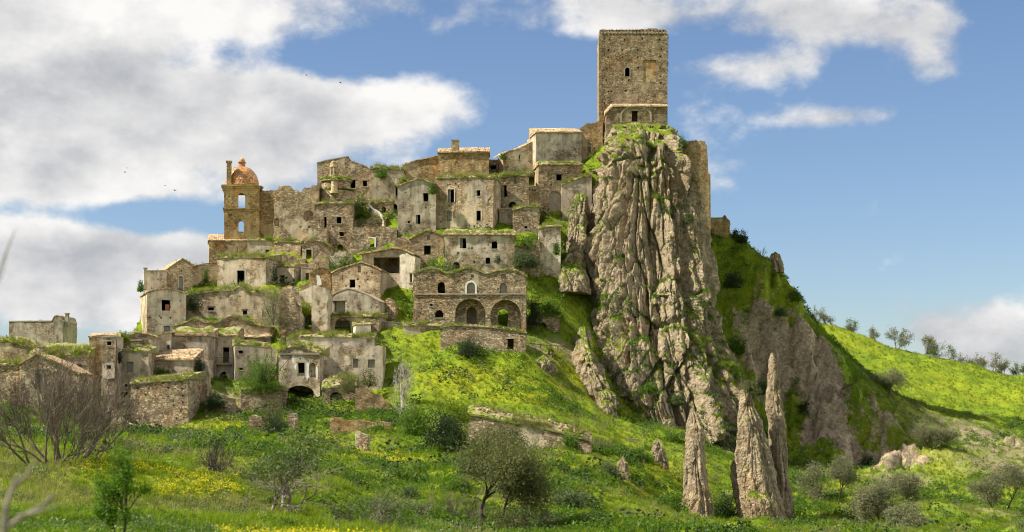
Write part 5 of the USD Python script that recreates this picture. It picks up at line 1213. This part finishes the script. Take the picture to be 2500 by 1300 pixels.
# --- the near slope
b = at(165, 1172, 54)
put_tree('bare_bush', 'huge bare brown bush with hundreds of fine twigs at the left edge', 'bush', b + [-.3, 0, 0], 2.9, 4.1, 11, stems=24, levels=4, kids=(6, 7, 5), spread=.50, bark='twig_brown', rad=.05, up=.42, wiggle=.17, startspread=1.2, leafmat=None, shrink=.55, thin=.0055, length=2.3)
b = at(520, 1186, 57)
put_tree('bare_thornbush', 'small black leafless thornbush leaning right beside the yellow flowers', 'bush', b, 1.15, 1.75, 12, stems=7, levels=4, kids=(5, 4, 3), spread=.5, bark='twig_dark', rad=.05, up=.3, wiggle=.22, lean=(.35, 0), startspread=.7, leafmat=None, thin=.006)
b = at(415, 1130, 66)
put_tree('bare_thicket', 'thin grey thicket behind the leafless thornbush', 'bush', b, 2.2, 1.9, 13, stems=12, levels=4, kids=(5, 5, 3), spread=.6, bark='twig_grey', rad=.03, startspread=1.3, leafmat='leaf_sage', nleaf=500, leaf=.07, thin=.004)
b = at(288, 1300, 20.5)
put_tree('young_tree', 'slim bright green young tree standing alone in the near grass', 'tree', b, .36, 1.30, 14, stems=2, levels=4, kids=(11, 5, 3), spread=.85, leafmat='leaf_spring', nleaf=5200, leaf=.040, bark='twig_dark', rad=.026, startspread=.10, clump=.04, thin=.002, length=1.1, shrink=.36, up=.3)
b = find(700, 1282, 40); 
put_tree('crooked_tree', 'half bare crooked tree with a few pale green leaf tufts', 'tree', at(690, 1282, 51) + [0, 0, -.05], 2.3, 2.75, 15, stems=3, levels=5, kids=(5, 4, 4, 3), spread=.72, leafmat='leaf_fig', nleaf=3400, leaf=.12, bark='twig_grey', rad=.09, startspread=.45, clump=.16, thin=.005, lean=(.25, 0), top_only=.55, up=.1)
put_tree('tangled_scrub', 'grey tangled scrub with trailing bare twigs right of the crooked tree', 'bush', at(900, 1282, 52), 1.9, 1.4, 16, stems=12, levels=4, kids=(5, 5, 3), spread=.7, leafmat='leaf_weed', nleaf=1500, leaf=.10, bark='twig_grey', rad=.03, startspread=1.4, thin=.005)
put_tree('olive_tree', 'big grey green olive tree with dark forked trunk in the centre foreground', 'tree', at(1206, 1290, 86), 3.2, 5.7, 17, stems=2, levels=5, kids=(6, 5, 4, 3), spread=.72, leafmat='leaf_olive', nleaf=30000, leaf=.17, bark='twig_dark', rad=.17, startspread=.45, clump=.34, thin=.008, shape=.38, up=.15)
put_tree('olive_scrub', 'brownish scrub skirt to the right of the big olive tree', 'bush', at(1300, 1295, 88), 1.9, 1.7, 18, stems=10, levels=4, kids=(5, 5, 3), spread=.7, leafmat='leaf_sage', nleaf=1600, leaf=.10, bark='twig_brown', rad=.03, startspread=1.3, thin=.006)
put_tree('olive_twigs', 'bare brown twiggy bush left of the big olive trunk', 'bush', at(1125, 1270, 90), 1.5, 2.1, 19, stems=9, levels=4, kids=(5, 5, 3), spread=.55, leafmat=None, bark='twig_brown', rad=.03, startspread=.9, thin=.006)
put_tree('dry_stalks', 'thin bare stalks rising from the grass below the yellow slope', 'bush', at(665, 1200, 76), 1.1, 2.2, 20, stems=6, levels=3, kids=(4, 3), spread=.5, leafmat=None, bark='twig_grey', rad=.025, startspread=.7, thin=.006)
put_tree('silver_tree', 'bare silver tree with a white trunk at the corner of the lower houses', 'tree', find(985, 1000, 150), 2.6, 7.2, 21, stems=2, levels=5, kids=(5, 5, 4, 3), spread=.85, leafmat='leaf_silver', nleaf=500, leaf=.13, bark='twig_pale', rad=.17, startspread=.3, thin=.014)
put_tree('fallen_branch_bush', 'pale crooked branches among dark bushes below the silver tree', 'bush', find(985, 1010, 150) + [.5, -2, -1], 1.6, 2.6, 22, stems=4, levels=3, kids=(4, 3), spread=.7, leafmat=None, bark='twig_pale', rad=.07, startspread=.9, thin=.012)
G3 = 'olive trees on the right hand slope'
for lab, px, py, Y, hw, hh, sd, nl in [
    ('pale silvery olive tree with a thin trunk in the shaded gully', 2040, 1248, 204, 3.6, 6.0, 31, 6500),
    ('dense round olive tree lowest in the right hand gully', 2150, 1306, 186, 3.5, 6.2, 32, 8500),
    ('small olive behind the dense round olive', 2195, 1225, 206, 2.4, 4.0, 33, 4200),
    ('open olive tree with a forked dark trunk near the right edge', 2450, 1240, 210, 4.0, 6.8, 34, 5500),
    ('broad grey olive bush on the crest of the right shoulder', 2275, 1100, 268, 4.0, 5.2, 35, 6500),
    ('grey olive on the upper crest above the rocky shoulder', 2170, 1000, 292, 3.4, 4.6, 36, 5500),
    ('low olive crown cut by the bottom edge', 2215, 1330, 176, 2.3, 3.4, 37, 4500)]:
    put_tree('hill_olive', lab, 'tree', at(px, py, Y), hw, hh, sd, stems=2, levels=4, kids=(6, 5, 5), spread=.75, leafmat='leaf_silver', nleaf=int(nl * 1.5), leaf=.27, bark='twig_dark', rad=.13, startspread=.5, clump=.42, thin=.012, shape=.42, group=G3)
G4 = 'small trees along the far ridge'
for lab, px, Y, hw, hh, sd, mat_, nl, bark in [
    ('feathery pale tree at the upper left end of the far ridge', 1990, 379, 2.0, 4.2, 41, 'leaf_silver', 900, 'twig_grey'),
    ('low bush between feathery tree and bright tree on the far ridge', 2025, 380, 1.8, 2.2, 42, 'leaf_olive', 900, 'twig_grey'),
    ('bright green bushy tree on the far ridge', 2083, 384, 2.0, 4.4, 43, 'leaf_spring', 1700, 'twig_grey'),
    ('bare brown scrub at the foot of the bright tree on the ridge', 2068, 382, 2.4, 2.4, 44, None, 0, 'twig_brown'),
    ('leaning pale olive, first of the pair on the skyline', 2148, 387, 2.6, 4.2, 45, 'leaf_silver', 1500, 'twig_grey'),
    ('round pale olive, second of the pair on the skyline', 2185, 388, 3.2, 5.0, 46, 'leaf_silver', 2600, 'twig_grey'),
    ('wide dense olive on the skyline left of the lone green tree', 2262, 390, 4.2, 4.8, 47, 'leaf_olive', 3600, 'twig_grey'),
    ('lone bright green tree with a bare trunk just below the skyline', 2308, 384, 2.9, 4.2, 48, 'leaf_spring', 1500, 'twig_grey'),
    ('grey thin olive right of the lone green tree', 2350, 394, 2.8, 4.0, 49, 'leaf_silver', 1500, 'twig_grey'),
    ('tall ragged olive in the middle of the right hand row', 2385, 396, 2.8, 4.6, 50, 'leaf_silver', 1500, 'twig_grey'),
    ('bare forked tree in the right hand row', 2425, 396, 2.6, 5.2, 51, 'leaf_silver', 700, 'twig_grey'),
    ('dense olive after the bare forked tree', 2452, 398, 2.4, 3.8, 52, 'leaf_olive', 2000, 'twig_grey'),
    ('bright bush at the right end of the ridge row', 2488, 396, 2.6, 3.8, 53, 'leaf_fig', 2000, 'twig_grey')]:
    x = (px - 1250) / F * Y
    put_tree('ridge_tree', lab, 'tree', [x, Y, float(ground_z(x, Y)) - .1], hw * 1.1, hh * 1.1, sd, stems=2, levels=4, kids=(5, 5, 4), spread=.8, leafmat='leaf_silver' if mat_ == 'leaf_olive' else mat_, nleaf=int(nl * .9), leaf=.30, bark=bark, rad=.14, startspread=.9, clump=.30, thin=.022, shape=.5, group=G4)
# --- shrubs among the houses
def on(px, py, Y): return W(px, py, Y)
for lab, base, rx, rz, sd, mt, n, lf in [
    ('large dark leafy shrub growing before the corner pillar house', on(640, 952, 217.5), 3.5, 6.6, 61, 'leaf_weed', 9000, .22),
    ('dark thicket between the two broken piers', on(672, 1062, 195), 2.2, 3.4, 62, 'leaf_dark', 5200, .16),
    ('olive coloured bush rising behind the two broken piers', on(660, 1030, 198), 2.6, 3.8, 63, 'leaf_olive', 4200, .18),
    ('grey green airy bush hanging before the long ruined house', on(668, 790, 236), 2.9, 7.6, 64, 'leaf_silver', 4600, .20),
    ('bright bush spilling over the black cave mouth', on(742, 768, 241), 1.9, 1.7, 65, 'leaf_grass', 2200, .2),
    ('dark ivy hanging in the black cave mouth', on(744, 812, 242), 1.6, 3.4, 66, 'leaf_dark', 2200, .2),
    ('round bush of pale green leaves beside the small gabled window house', on(838, 664, 254), 3.1, 3.9, 67, 'leaf_fig', 5200, .25),
    ('green fig tree below the attic gable house', on(1066, 690, 247), 4.0, 6.0, 68, 'leaf_fig', 6800, .27),
    ('dark green tree in the gap beside the chapel house', on(884, 545, 271), 2.2, 6.4, 69, 'leaf_weed', 4500, .25),
    ('dark shrub on the bowed retaining wall', on(1143, 868, 231.5), 3.0, 3.4, 70, 'leaf_dark', 5500, .2),
    ('small sage bush growing out of the broad plaster house wall', on(1215, 640, 254.4), .9, 1.6, 71, 'leaf_sage', 1100, .18),
    ('large sage bush at the corner of the broad plaster house', on(1272, 650, 254), 2.3, 3.6, 72, 'leaf_sage', 4200, .22),
    ('second sage bush hugging the pale pier', on(1300, 652, 255), 1.5, 2.6, 73, 'leaf_sage', 2400, .22),
    ('weedy bush above the sage bushes beside the pale pier', on(1292, 606, 258), 2.3, 2.6, 74, 'leaf_weed', 3200, .22),
    ('brown olive bush on top of the square rubble stub', on(1330, 545, 268), 1.9, 3.0, 75, 'leaf_olive', 3200, .2),
    ('grass bush on top of the pale pier', on(1345, 556, 262), 2.0, 1.8, 76, 'leaf_grass', 2600, .22),
    ('ivy clump clinging to the pale pier side', on(1358, 620, 257), .9, 3.0, 77, 'leaf_weed', 1500, .2),
    ('dark bush hanging on the cliff edge by the arch niche house', on(1412, 545, 268), 2.3, 5.2, 78, 'leaf_weed', 5200, .24),
    ('round sage bush on top of the broad spire', on(1832, 958, 189), 1.5, 1.9, 79, 'leaf_olive', 3600, .16),
    ('low dark shrub at the right foot of the arch house', on(850, 958, 216), 2.0, 3.2, 80, 'leaf_olive', 2800, .18),
    ('twiggy olive bush before the stepped ruin', on(900, 942, 219), 2.2, 3.2, 81, 'leaf_olive', 2600, .18),
    ('dark bush in the shade right of the square stone house', on(528, 992, 212), 1.7, 2.6, 82, 'leaf_dark', 2600, .2),
    ('big dark green bush mass below the silver tree', on(1085, 1085, 186), 3.8, 5.2, 83, 'leaf_dark', 9500, .24),
    ('mid green bush left of the big dark bush mass', on(1015, 1060, 190), 3.0, 4.6, 84, 'leaf_weed', 7000, .24),
    ('bright green bush rising over the big dark bush mass', on(1110, 1030, 192), 2.8, 3.4, 85, 'leaf_grass', 5200, .24),
    ('dark scrub running down from the big dark bush mass', on(1140, 1150, 168), 2.2, 2.4, 86, 'leaf_dark', 4200, .22),
    ('ivy curtain on the right end of the triple gable house', on(1304, 790, 244), 1.6, 6.0, 87, 'leaf_dark', 3600, .24),
    ('bramble bank right of the triple gable house', on(1345, 775, 248), 3.2, 4.2, 88, 'leaf_weed', 6500, .25),
    ('small bush at the left end of the house with hanging roof grass', on(343, 710, 242), .75, 2.0, 89, 'leaf_weed', 1300, .2),
    ('ivy hanging from the shaded long house near its left gable', on(474, 755, 244.3), 1.7, 3.6, 90, 'leaf_dark', 2600, .2),
    ('ivy tumbling from the recessed house', on(503, 690, 256.5), .9, 3.4, 91, 'leaf_weed', 1200, .2),
    ('ivy on the corner between doorway house and corner door house', on(670, 685, 254), .8, 4.2, 92, 'leaf_dark', 1300, .2),
    ('small tree like weed under the streaked house roof', on(931, 432, 279.5), 1.6, 2.2, 93, 'leaf_weed', 2000, .22),
    ('tuft bush on the skyline by the tiled sunlit row', on(1228, 388, 284), .9, 1.6, 94, 'leaf_weed', 900, .2),
    ('round bush on the roof left of the grey gable', on(985, 452, 270), 1.5, 2.0, 95, 'leaf_grass', 1800, .22),
    ('hanging bush between grey gable and great house', on(1056, 472, 266), 1.0, 2.6, 96, 'leaf_weed', 1500, .22),
    ('dark bush under the eaves of the narrow tall house', on(291, 884, 214.5), .8, 2.4, 97, 'leaf_dark', 1200, .18),
    ('green shrub on the roof of the pediment house', on(301, 834, 219), 1.3, 1.9, 98, 'leaf_grass', 2000, .2),
    ('dark bush below the buttress hut', on(510, 1000, 213), 1.2, 2.0, 99, 'leaf_weed', 1500, .2),
    ('ivy at the left of the balcony', on(486, 915, 221), 1.0, 3.4, 100, 'leaf_dark', 1600, .2),
    ('green bush under the slope bank wall', on(1390, 1095, 194), 2.0, 2.4, 101, 'leaf_weed', 3200, .22),
    ('sage thicket on the lower slope beside the sunk boulder', on(1488, 1170, 186), 2.2, 2.6, 102, 'leaf_sage', 4000, .22),
    ('large dark bush at the foot of the spires', on(1755, 1290, 192), 2.6, 5.4, 103, 'leaf_weed', 6500, .24),
    ('bright bush at the foot of the thin needle', on(1975, 1300, 186), 3.4, 3.4, 104, 'leaf_weed', 7000, .24),
    ('leafy bush in the gully left of the dense round olive', on(2060, 1320, 178), 2.6, 2.6, 105, 'leaf_weed', 4500, .22),
    ('dark thicket above the bright mound left of the first spire', on(1640, 1090, 222), 2.4, 2.6, 106, 'leaf_weed', 4000, .24),
    ('sage bush in the gully behind the broad spire', on(1862, 962, 262), 2.0, 3.2, 107, 'leaf_sage', 3000, .26),
    ('dark shrub on the skyline crest right of the corner house', on(1812, 592, 299), 1.6, 2.8, 108, 'leaf_dark', 2600, .26),
    ('pale leafy sapling left of the dark skyline shrub', on(1795, 578, 299.5), .9, 2.0, 109, 'leaf_fig', 900, .24),
    ('dark bush growing out of the rocky shoulder', on(1960, 1010, 281), 1.6, 2.6, 110, 'leaf_dark', 2600, .26),
    ('dark bush at the top of the cliff near the bastion', on(1660, 362, 281), 1.8, 2.8, 111, 'leaf_weed', 3000, .24),
    ('bush clinging halfway down the cliff in a gully', on(1680, 545, 260), 1.2, 2.6, 112, 'leaf_sage', 1800, .22),
    ('dark scrub in the diagonal hollow below the big dark bush mass, upper of three', find(1175, 1160, 120), 2.4, 2.4, 131, 'leaf_dark', 4200, .2),
    ('dark scrub in the diagonal hollow behind the big olive, middle of three', find(1120, 1205, 90), 1.5, 1.4, 132, 'leaf_weed', 3200, .16),
    ('sage scrub in the diagonal hollow right of the big olive, lowest of three', find(1390, 1235, 90), 1.9, 1.7, 133, 'leaf_sage', 3600, .17),
    ('rounded sage bush alone in the bright grass left of the olive', find(1000, 1215, 90), 1.0, .9, 134, 'leaf_sage', 1800, .13),
    ('brown dry bush in the bright grass left of the olive', find(1030, 1255, 60), .8, .8, 135, 'leaf_silver', 1300, .11),
    ('dark green bush above the bright mound at the cliff foot', find(1560, 1120, 150), 2.2, 1.9, 136, 'leaf_weed', 3600, .2),
    ('bush at the left foot of the slender spire', find(1640, 1250, 150), 2.0, 2.4, 137, 'leaf_weed', 4000, .2),
    ('deep green bush between the slender and the broad spire', find(1770, 1270, 150), 2.2, 3.4, 138, 'leaf_dark', 5000, .2),
    ('round bush on the lower right slope beside the pale silvery olive', find(1990, 1170, 150), 1.6, 1.6, 139, 'leaf_sage', 2400, .2),
    ('dark scrub patch high on the shaded shoulder', on(1790, 700, 291), 2.6, 3.2, 141, 'leaf_dark', 4200, .28),
    ('dark scrub patch halfway down the shaded shoulder', on(1800, 860, 287), 2.2, 3.6, 142, 'leaf_weed', 4000, .28),
    ('scrub on the crest of the shoulder above the rock wall', on(1940, 735, 294), 1.8, 2.4, 143, 'leaf_weed', 2800, .26),
    ('scrub clump in the middle of the shoulder rock', on(1905, 770, 290), 1.6, 1.8, 144, 'leaf_sage', 2200, .26),
    ('dark bush at the lower end of the shoulder rock', on(2120, 1140, 264), 2.2, 2.6, 145, 'leaf_dark', 3400, .26),
    ('sage bush on the grass above the lower shoulder rock', on(2080, 960, 279), 1.8, 2.0, 146, 'leaf_sage', 2400, .26),
    ('green bush at the right foot of the great cliff', on(1800, 1080, 242), 2.2, 2.6, 147, 'leaf_weed', 3600, .24),
    ('sage bush low on the cliff face above the slender spire', on(1655, 985, 243), 1.6, 2.4, 148, 'leaf_sage', 2400, .24),
    ('bush in a cliff gully above the bright mound', on(1585, 960, 240), 2.0, 2.4, 149, 'leaf_weed', 3000, .24),
    ]:
    bush('shrub', lab, base, rx, rz, sd, mt, n, lf)
for lab, px, Y, sd in [('bare sprigs on the skyline crest of the right shoulder', 1858, 297, 121)]:
    x = (px - 1250) / F * Y
    put_tree('bare_sprigs', lab, 'bush', [x, Y, float(ground_z(x, Y)) - .1], 1.5, 2.6, sd, stems=9, levels=3, kids=(4, 3), spread=.35, leafmat=None, bark='twig_grey', rad=.02, startspread=.7, thin=.010)
# --- out of focus twigs right before the camera
def near_twigs():
    rng = np.random.default_rng(77)
    base = np.array([-2.30, 6.0, -1.62])
    t = thing('bare_branch', 'blurred pale bare branches close to the camera in the lower left corner', 'branch', base)
    def limb(pts, r0, r1, nm='branch', mt='twig_grey', par=None):
        P = np.array([W(*q) for q in pts]); n = 22; u = np.linspace(0, 1, len(P)); q = np.linspace(0, 1, n)
        P = np.stack([np.interp(q, u, P[:, k]) for k in range(3)], 1); P[1:-1] = (P[:-2] + P[1:-1] * 2 + P[2:]) / 4
        r = np.linspace(r0, r1, n)
        return part(nm, tubes([[*P[k], *P[k + 1], r[k], r[k + 1]] for k in range(n - 1)], 6), mt, par or t, smooth=60)
    limb([(-150, 1950, 6.0), (-90, 1500, 6.0), (10, 1290, 6.0), (60, 1262, 6.0), (108, 1232, 6.1), (132, 1206, 6.1)], .020, .006)
    limb([(10, 1290, 6.0), (14, 1240, 6.0), (30, 1190, 6.05), (48, 1150, 6.1)], .016, .004)
    limb([(30, 1195, 6.05), (66, 1160, 6.1), (88, 1120, 6.1)], .010, .003)
    limb([(40, 1262, 6.0), (110, 1246, 6.0), (150, 1232, 6.0)], .008, .003)
    limb([(108, 1232, 6.1), (136, 1222, 6.1), (137, 1204, 6.1)], .006, .002)
    limb([(-260, 1900, 6.4), (-60, 1000, 6.4), (-20, 720, 6.4), (2, 650, 6.4), (22, 600, 6.4), (38, 560, 6.4)], .010, .0016)
    limb([(-20, 720, 6.4), (6, 670, 6.4), (18, 625, 6.4)], .003, .0012)
near_twigs()
def rail():
    t = thing('hand_rail', 'thin rusty rail running from the bowed wall to the cliff foot', 'rail', W(1287, 846, 238))
    P = [W(1287, 838, 238), W(1320, 842, 239), W(1362, 845, 240.5), W(1400, 847, 242)]
    part('bar', tubes([[*P[k], *P[k + 1], .06, .06] for k in range(3)], 6), 'iron', t)
    for k in range(4):
        q = P[k]; part('post', tubes([[q[0], q[1], q[2] + .05, q[0], q[1], q[2] - 2.2, .07, .07]], 6), 'iron', t)
rail()
# --- birds
def bird(px, py, Y, turn, flap, span):
    c = W(px, py, Y); ca, sa = math.cos(turn), math.sin(turn)
    t = thing('bird', {305: 'small dark bird gliding in front of the low grey cloud, lowest of the left pair', 310: 'bird just above the lowest one at the left', 403: 'tiny bird left of the belfry, upper of two', 427: 'bird left of the belfry, lower of two', 748: 'tiny bird high in the cloud, left of the high pair', 831: 'bird high in the cloud, right of the high pair'}[px], 'bird', c, 'birds circling in the sky')
    def tr(v):
        v = np.array(v, float) * span; return np.column_stack([v[:, 0] * ca - v[:, 1] * sa, v[:, 0] * sa + v[:, 1] * ca, v[:, 2]]) + c
    s = trimesh.creation.icosphere(2, 1.0); v = s.vertices * [.26, .075, .07]; v[:, 1] *= 1 - .5 * np.clip(np.abs(v[:, 0]) / .26, 0, 1)
    h = trimesh.creation.icosphere(1, .055); hv = h.vertices + [.25, 0, .02]
    tail = np.array([[-.2, -.03, 0], [-.2, .03, 0], [-.42, .09, .0], [-.42, -.09, 0], [-.2, 0, .03]])
    vv, ff = np.vstack([v, hv, tail]), np.vstack([s.faces, h.faces + len(v), np.array([[0, 1, 2], [0, 2, 3], [4, 1, 0], [4, 2, 1], [4, 3, 2], [4, 0, 3]]) + len(v) + len(hv)])
    part('body', (tr(vv), ff), 'twig_dark', t, smooth=60)
    for sg in (1, -1):
        y = np.array([.03, .28, .55, .62]); lead = np.array([.10, .16, .06, -.06]); trail = np.array([-.10, -.08, -.08, -.10]); zz = flap * np.array([0, .5, .45, .30]) * .5 + .03
        w = np.concatenate([np.column_stack([lead, sg * y, zz]), np.column_stack([trail, sg * y, zz - .01]), np.column_stack([(lead + trail) / 2, sg * y, zz + .025])])
        q = []
        for k in range(3): q += [(k, k + 1, k + 9), (k, k + 9, k + 8), (k + 8, k + 9, k + 5), (k + 8, k + 5, k + 4), (k + 4, k + 5, k + 1), (k + 4, k + 1, k)]
        part('wing', (tr(w), np.array(q)), 'twig_dark', t)
for q in [(305, 421, 150, .3, .4, .42), (310, 411, 170, 1.2, .5, .3), (403, 453, 170, .2, -.3, .36), (427, 466, 140, 2.6, .8, .42), (748, 184, 160, .1, .1, .4), (831, 203, 150, .5, .7, .4)]:
    bird(*q)

# ---------------------------------------------------------------- grass, weeds, flowers: what nobody could count
def blades(n, rng, h=1.0, spread=.28, width=.05, lean=.45):
    a = rng.random(n) * 2 * math.pi; r = spread * np.sqrt(rng.random(n))
    p = np.column_stack([r * np.cos(a), r * np.sin(a), np.full(n, -.06)])
    d = rng.random(n) * 2 * math.pi; k = lean * rng.random(n)
    hh = h * rng.uniform(.5, 1.0, n)
    out = np.column_stack([np.cos(d) * k, np.sin(d) * k, np.ones(n)])
    sd = np.column_stack([-np.sin(d + .5), np.cos(d + .5), 0 * d]) * width * .5
    mid = p + out * hh[:, None] * .55; tip = p + out * hh[:, None] * [1.0, 1.0, .95] + np.column_stack([np.cos(d) * k * .35, np.sin(d) * k * .35, -.06 * np.ones(n)]) * hh[:, None]
    v = np.stack([p - sd, p + sd, mid + sd * .7, mid - sd * .7, tip], 1).reshape(-1, 3)
    b = np.arange(n)[:, None] * 5
    return v, np.vstack([b + [0, 1, 2], b + [0, 2, 3], b + [3, 2, 4]])
def cat_mesh(*ms):
    v, f, n = [], [], 0
    for a, b in ms: v.append(a); f.append(b + n); n += len(a)
    return np.vstack(v), np.vstack(f)
rg = np.random.default_rng(100)
def clump_leaves(n, rng, r=.55, h=.6, leaf=.22, shape=.6):
    d = rng.normal(size=(n, 3)); d[:, 2] = np.abs(d[:, 2]); d /= np.linalg.norm(d, axis=1)[:, None]
    return leaves(d * [r, r, h] * (rng.random(n) ** .4)[:, None], np.full(n, leaf), rng, shape=shape)
def flower(n, rng, h=.9, leaf=.10, spread=.45):
    p = np.column_stack([rng.normal(size=n) * spread * .6, rng.normal(size=n) * spread * .6, rng.uniform(.55, 1.0, n) * h])
    return leaves(p, np.full(n, leaf), rng, shape=.9)
PROTO = {
 'grass': [(blades(16, rg), 'leaf_grass'), (blades(16, rg, lean=.7), 'leaf_grass')],
 'dry': [(blades(14, rg, width=.04, lean=.55), 'leaf_dry')],
 'weed': [(clump_leaves(42, rg, leaf=.18), 'leaf_weed'), (clump_leaves(38, rg, .6, .5, .18), 'leaf_weed')],
 'sage': [(clump_leaves(30, rg, .55, .65, .16), 'leaf_sage')],
 'dark': [(clump_leaves(30, rg, .6, .7, .24), 'leaf_dark')],
 'yellow': [(flower(18, rg), 'leaf_yellow')],
 'white': [(flower(10, rg, .8, .08), 'leaf_white')],
}
def instancer(name, label, cat, groups):
    """groups: list of (mesh, material, points, sizes)"""
    pi = UsdGeom.PointInstancer.Define(stage, path_for(name))
    tag(pi.GetPrim(), label, cat, None, 'stuff')
    P, I, S, Q = [], [], [], []
    r = np.random.default_rng(len(name) * 7 + 1)
    for k, (me, mt, pts, sz) in enumerate(groups):
        m = part('tuft', me, mt, pi); pi.CreatePrototypesRel().AddTarget(m.GetPath())
        n = len(pts); P.append(pts); I.append(np.full(n, k)); s = np.column_stack([sz, sz, sz * r.uniform(.75, 1.25, n)]); S.append(s)
        a = r.random(n) * math.pi; tl = r.normal(size=(n, 2)) * .09
        q = np.column_stack([np.cos(a), tl[:, 0], tl[:, 1], np.sin(a)]); Q.append(q / np.linalg.norm(q, axis=1)[:, None])
    P, I, S, Q = np.vstack(P), np.concatenate(I), np.vstack(S), np.vstack(Q)
    pi.CreatePositionsAttr(Vt.Vec3fArray.FromNumpy(P.astype(np.float32)))
    pi.CreateProtoIndicesAttr(Vt.IntArray.FromNumpy(I.astype(np.int32)))
    pi.CreateScalesAttr(Vt.Vec3fArray.FromNumpy(S.astype(np.float32)))
    pi.CreateOrientationsAttr(Vt.QuathArray([Gf.Quath(float(q[0]), float(q[1]), float(q[2]), float(q[3])) for q in Q]))
    return len(P)
def indoors(x, y):
    out = np.zeros(len(x), bool)
    for fr, a, b, d in FOOT:
        dx, dy = x - fr.O[0], y - fr.O[1]
        s, w = dx * fr.r[0] + dy * fr.r[1], dx * fr.i[0] + dy * fr.i[1]
        out |= (s > a) & (s < b) & (w > -.25) & (w < d)
    return out
def field(n, y0, y1, seed, margin=1.06):
    """n points on the ground between two distances, across the width of the view and a little more"""
    r = np.random.default_rng(seed)
    y = np.sqrt(r.random(n) * (y1 ** 2 - y0 ** 2) + y0 ** 2)
    x = y * r.uniform(-.35 * margin, .35 * margin, n)
    k = ~indoors(x, y)
    x, y = x[k], y[k]
    return np.column_stack([x, y, ground_z(x, y)])
_gr = RegularGridInterpolator((GY, GX), G_rock, bounds_error=False, fill_value=0); _gf = RegularGridInterpolator((GY, GX), G_fl, bounds_error=False, fill_value=0); _gb = RegularGridInterpolator((GY, GX), G_bare, bounds_error=False, fill_value=0)
for y0, y1, n, sg, sw in [(14, 30, 14000, (.13, .28), (.13, .25)), (30, 60, 28000, (.2, .40), (.2, .40)), (60, 125, 32000, (.35, .75), (.45, 1.0)), (125, 215, 36000, (.45, .9), (.7, 1.6)), (215, 312, 38000, (.45, .95), (.7, 1.7)), (300, 398, 15000, (.5, .9), (.5, .9))]:
    P = field(n, y0, y1, int(y0))
    q = P[:, [1, 0]]
    r = np.random.default_rng(int(y0) + 1)
    rk, fl, br = _gr(q), _gf(q), _gb(q)
    veg = fbm(P / np.array([9, 9, 30.]), 4, 61); veg2 = fbm(P / np.array([3.2, 3.2, 30.]), 3, 62)
    keep = (r.random(len(P)) > rk * 1.25) & (r.random(len(P)) > br * .8)
    far = y0 >= 300
    kind = np.full(len(P), 'grass', dtype=object)
    u = r.random(len(P))
    kind[(veg + .35 * veg2 > np.where(P[:, 1] < 60, .75, .725)) & (u < .75)] = 'weed'
    kind[(veg < .475) & (veg2 > .46) & (u < .75)] = 'dry'
    kind[(veg2 > .62) & (u > .6)] = 'sage'
    kind[(veg > .58) & (veg2 > .56) & (u > .72) & (P[:, 1] > 60)] = 'dark'
    if far: kind[:] = np.where(u < .85, 'grass', 'dry')
    kind[(fl > .25) & (u < fl * .95) & (veg2 > .40)] = 'yellow'
    if y0 < 120: kind[(u > .985)] = 'white'
    for kd in set(kind):
        s = keep & (kind == kd); m = s.sum()
        if not m: continue
        big = kd in ('weed', 'sage', 'dark')
        tuft(kd, P[s], r.uniform(*(sw if big else sg), m) * (.6 + .8 * veg2[s]))
        if kd == 'yellow': tuft('grass', P[s], r.uniform(*sg, m) * .8)
_r = np.random.default_rng(44); _u = _r.random(900)      # a strip of tall grey green weeds above the terrace wall
_x = np.interp(_u, [0, .5, 1], [1125, 1290, 1500]) + _r.normal(0, 6, 900); _y = np.interp(_u, [0, .5, 1], [197.5, 199, 203]) + _r.random(900) * 5
_P = np.column_stack([(_x - 1250) / F * _y, _y]); _P = np.column_stack([_P, ground_z(_P[:, 0], _P[:, 1])]); tuft('sage', _P[:600], _r.uniform(.7, 1.5, 600)); tuft('dry', _P[600:], _r.uniform(.8, 1.6, 300))
for y0, y1, n in [(60, 125, 260), (125, 215, 900), (215, 290, 900)]:      # bigger clumps, thick as small bushes
    P = field(n, y0, y1, int(y0) + 7); r = np.random.default_rng(int(y0) + 8); q = P[:, [1, 0]]
    k = (_gr(q) < .3) & (_gb(q) < .3) & (fbm(P / np.array([14, 14, 40.]), 3, 66) > .46)
    P = P[k]; w = r.integers(0, 4, len(P))
    for j, kd in enumerate(('weed', 'weed', 'sage', 'dark')): tuft(kd, P[w == j], r.uniform(1.2, 2.8, (w == j).sum()) * (.7 if y0 < 100 else 1))
def groups_of(kinds):
    out = []
    for kd, src in kinds:
        if kd not in TUFTS: continue
        A = np.vstack(TUFTS[kd]); r = np.random.default_rng(hash_of(kd)); w = r.integers(0, len(PROTO[src]), len(A))
        for j, (me, mt) in enumerate(PROTO[src]):
            s = w == j; out.append((me, mt, A[s, :3], A[s, 3]))
    return out
def hash_of(s): return sum(ord(c) * (i + 3) for i, c in enumerate(s))
counts = [
 instancer('meadow_grass', 'long bright spring grass covering the slopes and the valley', 'grass', groups_of([('grass', 'grass'), ('dry', 'dry')])),
 instancer('weeds', 'leafy weeds and low scrub mixed through the grass', 'weeds', groups_of([('weed', 'weed'), ('sage', 'sage'), ('dark', 'dark')])),
 instancer('wild_flowers', 'yellow and white wild flowers scattered in the grass', 'flowers', groups_of([('yellow', 'yellow'), ('white', 'white')])),
 instancer('roof_grass', 'grass and weeds rooted on the ruined roofs and wall tops', 'grass', groups_of([('roof_grass', 'grass'), ('roof_dry', 'dry'), ('roof_weed', 'weed')])),
]
print('tufts', counts, 'prims', len(list(stage.Traverse())))
